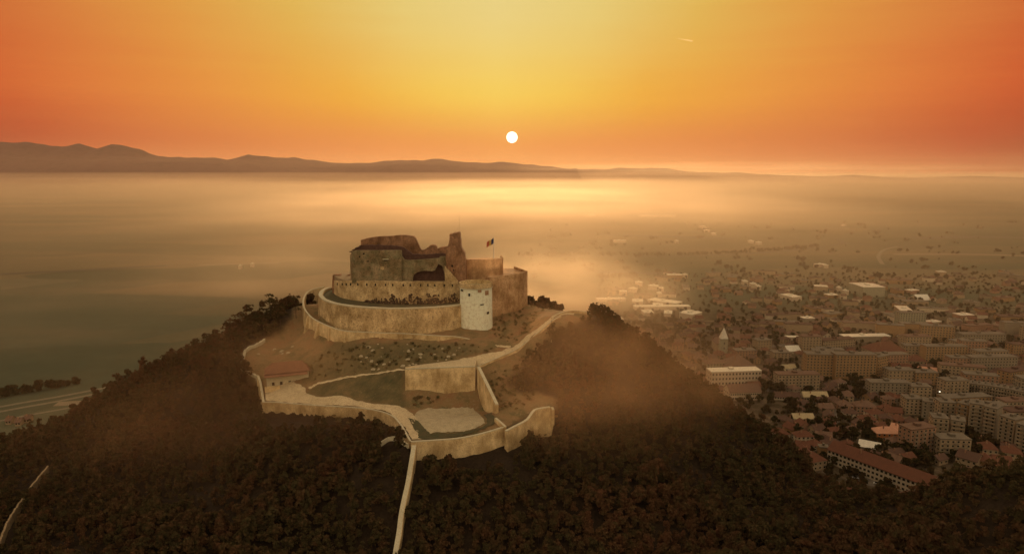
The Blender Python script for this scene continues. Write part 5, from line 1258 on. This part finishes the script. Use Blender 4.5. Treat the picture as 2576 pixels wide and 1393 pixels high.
for X, Y, y, _ in pts:
    r0 = empty('town_tree', (X, Y, 0), r2.uniform(0, 6.28)); s = r2.uniform(.7, 1.3); r0.scale = (s, s, s)
    tag(r0, 'dark leafy %s tree among the houses %s' % ('small' if s < .9 else 'large' if s > 1.1 else 'medium', {0: 'by the school', 1: 'behind the orange houses', 2: 'by the apartment row', 3: 'by the white school', 4: 'round the slab tower', 5: 'in the right of the town', 6: 'toward the railway', 7: 'beyond the slab tower', 8: 'at the far right'}[(0 if y > 1080 else 1 if y > 1010 else 2) if y > 1000 and X < 1e9 and proj(np.array([X, Y, 0.]))[0] < 2300 else (2 if y > 1000 else (3 if proj(np.array([X, Y, 0.]))[0] < 2000 else 4 if proj(np.array([X, Y, 0.]))[0] < 2250 else 5) if y > 920 else (6 if proj(np.array([X, Y, 0.]))[0] < 2050 else 7 if proj(np.array([X, Y, 0.]))[0] < 2350 else 8))]), 'tree', 'trees in the town')
    child('crown', TT[r2.randrange(len(TT))], r0); child('trunk', tt_tr, r0)
arrs = []; LT = [crown_cloud(rng, 34, rng.uniform(2.6, 4.2), .2, rng.uniform(4.5, 8), blobs=5, size=2.0) for _ in range(5)]
g_ = n_ = 0
while n_ < 2600 and g_ < 26000:
    g_ += 1; x, y = r2.uniform(1500, 2640), r2.choice([r2.uniform(800, 1250), r2.uniform(690, 880)])
    if not in_poly(x, y, HILLSIL): continue
    P = atZ(x, y, 0)
    if blocked(P[0], P[1], .6) or gz(P[0], P[1]) > .3: continue
    arrs.append(LT[r2.randrange(5)] * r2.uniform(.5, 1.15) + np.array([P[0], P[1], 0])); n_ += 1
# scattered bushes and hedges far out on the plain
for _ in range(210):
    if True: x, y = r2.uniform(1330, 2640), r2.uniform(560, 700)
    else: x, y = r2.uniform(-60, 700), r2.uniform(700, 1060)
    for j in range(r2.choice([1, 1, 3, 6])):
        P = atZ(x + j * r2.uniform(.5, 4) * r2.choice([1, 1.5]), y + r2.uniform(-.6, .6), 0)
        if gz(P[0], P[1]) > .3: continue
        arrs.append(LT[r2.randrange(5)] * r2.uniform(.6, 1.6) + np.array([P[0], P[1], 0]))
for pts_ in ([(1300, 643), (1500, 642), (1700, 643), (1830, 638), (1960, 630), (2060, 620)], [(1500, 700), (1600, 696)], [(0, 1000), (200, 965)]):
    for (xa, ya), (xb, yb) in zip(pts_[:-1], pts_[1:]):
        for j in range(40):
            t_ = r2.random(); P = atZ(xa + (xb - xa) * t_, ya + (yb - ya) * t_ + r2.uniform(-.5, .5), 0); arrs.append(LT[r2.randrange(5)] * r2.uniform(.8, 1.6) + np.array([P[0], P[1], 0]))
ob = bpy.data.objects.new('town_greenery', quads_mesh('town_greenery', np.concatenate(arrs), leaf_town)); COL.objects.link(ob)
tag(ob, 'bushes and garden trees filling the gaps of the town and dotting the plain', 'greenery', kind='stuff')

# ------------------------------------------------------------------ air
def volume(name, dens, colr, aniso, x0, x1, y0, y1, z0, z1, label):
    m = bpy.data.materials.new(name); m.use_nodes = True; t = m.node_tree; t.nodes.clear()
    v = nd(t, 'ShaderNodeVolumePrincipled'); v.inputs['Density'].default_value = dens; v.inputs['Color'].default_value = (*colr, 1); v.inputs['Anisotropy'].default_value = aniso
    o = nd(t, 'ShaderNodeOutputMaterial'); t.links.new(v.outputs[0], o.inputs['Volume'])
    ob = MB().box(x0, x1, y0, y1, z0, z1).build(name, m); tag(ob, label, 'haze', kind='stuff'); return ob


volume('haze', 0.9e-5, (.74, .56, .42), .45, -30500, 30500, -3500, 42500, -6, 1000, 'thin warm morning haze filling the air')
volume('ground_mist', 1.55e-4, (.80, .68, .52), .66, -30400, 30400, 470, 30000, -4, 100, 'low layer of golden mist lying on the plain')
volume('high_mist', 3.2e-5, (.76, .59, .43), .55, -30300, 30300, 480, 31000, -3.5, 190, 'thinner mist floating above the ground mist')
volume('veil', 1.4e-5, (.72, .55, .42), .50, -30200, 30200, 1500, 32000, -3, 420, 'faint veil of mist in front of the mountains')


def wisp(c, r, dens, label, colr):
    n = 24; mb = MB(); vs = [(c[0], c[1], c[2] - r[2])]; rows = 12
    for i in range(1, rows):
        a = math.pi * i / rows
        for j in range(n):
            b = 2 * math.pi * j / n; vs.append((c[0] + r[0] * math.sin(a) * math.cos(b), c[1] + r[1] * math.sin(a) * math.sin(b), c[2] - r[2] * math.cos(a)))
    vs.append((c[0], c[1], c[2] + r[2])); fs = [(0, 1 + (j + 1) % n, 1 + j) for j in range(n)]
    for i in range(rows - 2):
        for j in range(n): a = 1 + i * n; fs.append((a + j, a + (j + 1) % n, a + n + (j + 1) % n, a + n + j))
    a = 1 + (rows - 2) * n; fs += [(a + j, a + (j + 1) % n, len(vs) - 1) for j in range(n)]
    m = bpy.data.materials.new('mist_wisp'); m.use_nodes = True; t = m.node_tree; t.nodes.clear()
    g = nd(t, 'ShaderNodeNewGeometry'); mp_ = nd(t, 'ShaderNodeMapping', vector_type='POINT')
    mp_.inputs['Location'].default_value = [-c[i] / r[i] for i in range(3)]; mp_.inputs['Scale'].default_value = [1 / q for q in r]; t.links.new(g.outputs['Position'], mp_.inputs[0])
    ln = nd(t, 'ShaderNodeVectorMath', operation='DOT_PRODUCT'); t.links.new(mp_.outputs[0], ln.inputs[0]); t.links.new(mp_.outputs[0], ln.inputs[1])
    f = mth(t, 'SUBTRACT', 1.0, ln.outputs['Value'], clamp=True); f = mth(t, 'MULTIPLY', f, f)
    nn = nd(t, 'ShaderNodeTexNoise', i_Scale=2.2 if r[0] < 400 else 3.4, i_Detail=3.); t.links.new(mp_.outputs[0], nn.inputs[0])
    f = mth(t, 'MULTIPLY', f, mth(t, 'MULTIPLY', mth(t, 'SUBTRACT', nn.outputs[0], .3, clamp=True), 3.4 * dens))
    v = nd(t, 'ShaderNodeVolumePrincipled'); v.inputs['Color'].default_value = (*colr, 1); v.inputs['Anisotropy'].default_value = .62; t.links.new(f, v.inputs['Density'])
    o = nd(t, 'ShaderNodeOutputMaterial'); t.links.new(v.outputs[0], o.inputs['Volume']); m.cycles.volume_step_rate = 1.5
    tag(mb.add(vs, fs).build('mist', m), label, 'mist', kind='stuff')


FRONT = (.98, .64, .38)
for X, Y, dx, rx, ry, rz, dn, lb in [(1320, 473, 5200, 2900, 4600, 80, 2e-4, 'broad bank of golden mist down the middle of the plain'), (330, 800, 1050, 620, 480, 55, 1.6e-3, 'thin golden mist over the left fields'), (1320, 520, 2600, 1500, 2200, 76, 1.3e-3, 'golden mist bank behind the fortress'), (470, 1060, 190, 52, 30, 27, 2.4e-3, 'sunlit mist wisp hanging before the left wooded flank'), (1850, 770, 1250, 850, 620, 62, 1.3e-3, 'golden mist over the roofs beyond the church'), (1640, 880, 620, 170, 150, 64, 1.5e-3, 'golden mist along the right foot of the hill'), (2050, 520, 4200, 1400, 1300, 70, 2.2e-4, 'streaky mist bank on the right of the plain'), (1900, 428, 12500, 6000, 2600, 210, 2.2e-4, 'pale mist hiding the right end of the mountains'), (120, 455, 8000, 3500, 1800, 120, 2.0e-4, 'pale mist band along the foot of the left mountains'), (1050, 800, 210, 34, 20, 14, 1.8e-3, 'sunlit mist wisp hanging before the ring walls'), (1400, 735, 560, 130, 170, 52, 5.5e-3, 'golden mist spilling behind the eastern rampart'), (640, 700, 700, 190, 180, 52, 1.2e-3, 'golden mist behind the left shoulder of the hill'),
        (1390, 880, 345, 60, 44, 30, 9e-3, 'thin mist over the slope right of the ramp road'), (690, 905, 350, 66, 40, 24, 6e-3, 'thin mist over the red roofed house'), (1500, 1010, 330, 90, 44, 34, 5e-3, 'thin mist over the right wooded flank'), (800, 1080, 300, 100, 44, 26, 5e-3, 'thin mist over the wood below the lower road'),
        (480, 1080, 300, 150, 55, 42, 2e-3, 'thin mist over the left wooded flank'), (1520, 950, 172, 48, 30, 25, 4.8e-3, 'sunlit mist wisp hanging before the right wooded flank'), (700, 920, 178, 30, 24, 16, 3.0e-3, 'sunlit mist wisp hanging before the red roofed house'), (1225, 672, 372, 17, 14, 11, 1.0e-2, 'small bright mist wisp beside the white bastion'), (1560, 615, 2700, 900, 420, 60, 9e-4, 'long bank of bright mist across the far plain'), (1900, 560, 4200, 1500, 600, 60, 7e-4, 'upper mist bank on the right of the far plain'), (2150, 655, 2100, 700, 160, 45, 7e-4, 'thin mist streak over the fields beyond the town'), (900, 560, 4600, 1600, 700, 60, 6e-4, 'mist bank on the far plain behind the palace')]:
    c = atY(X, Y, dx); wisp(c, (rx, ry, rz), dn, lb, FRONT if dx < 400 else (.97, .80, .60))

cm = bpy.data.materials.new('contrail_ice'); cm.use_nodes = True; t = cm.node_tree; t.nodes.clear()
v = nd(t, 'ShaderNodeVolumePrincipled'); v.inputs['Density'].default_value = 5e-3; v.inputs['Color'].default_value = (1, .95, .85, 1); v.inputs['Anisotropy'].default_value = .6
o = nd(t, 'ShaderNodeOutputMaterial'); t.links.new(v.outputs[0], o.inputs['Volume'])
a_, b_ = atY(1704, 97, 22000), atY(1742, 104, 22000)
tag(MB().tube(tuple(a_), tuple(b_), 12, 30, 8).build('contrail', cm), 'short faint condensation trail high in the right of the sky', 'contrail', kind='stuff')
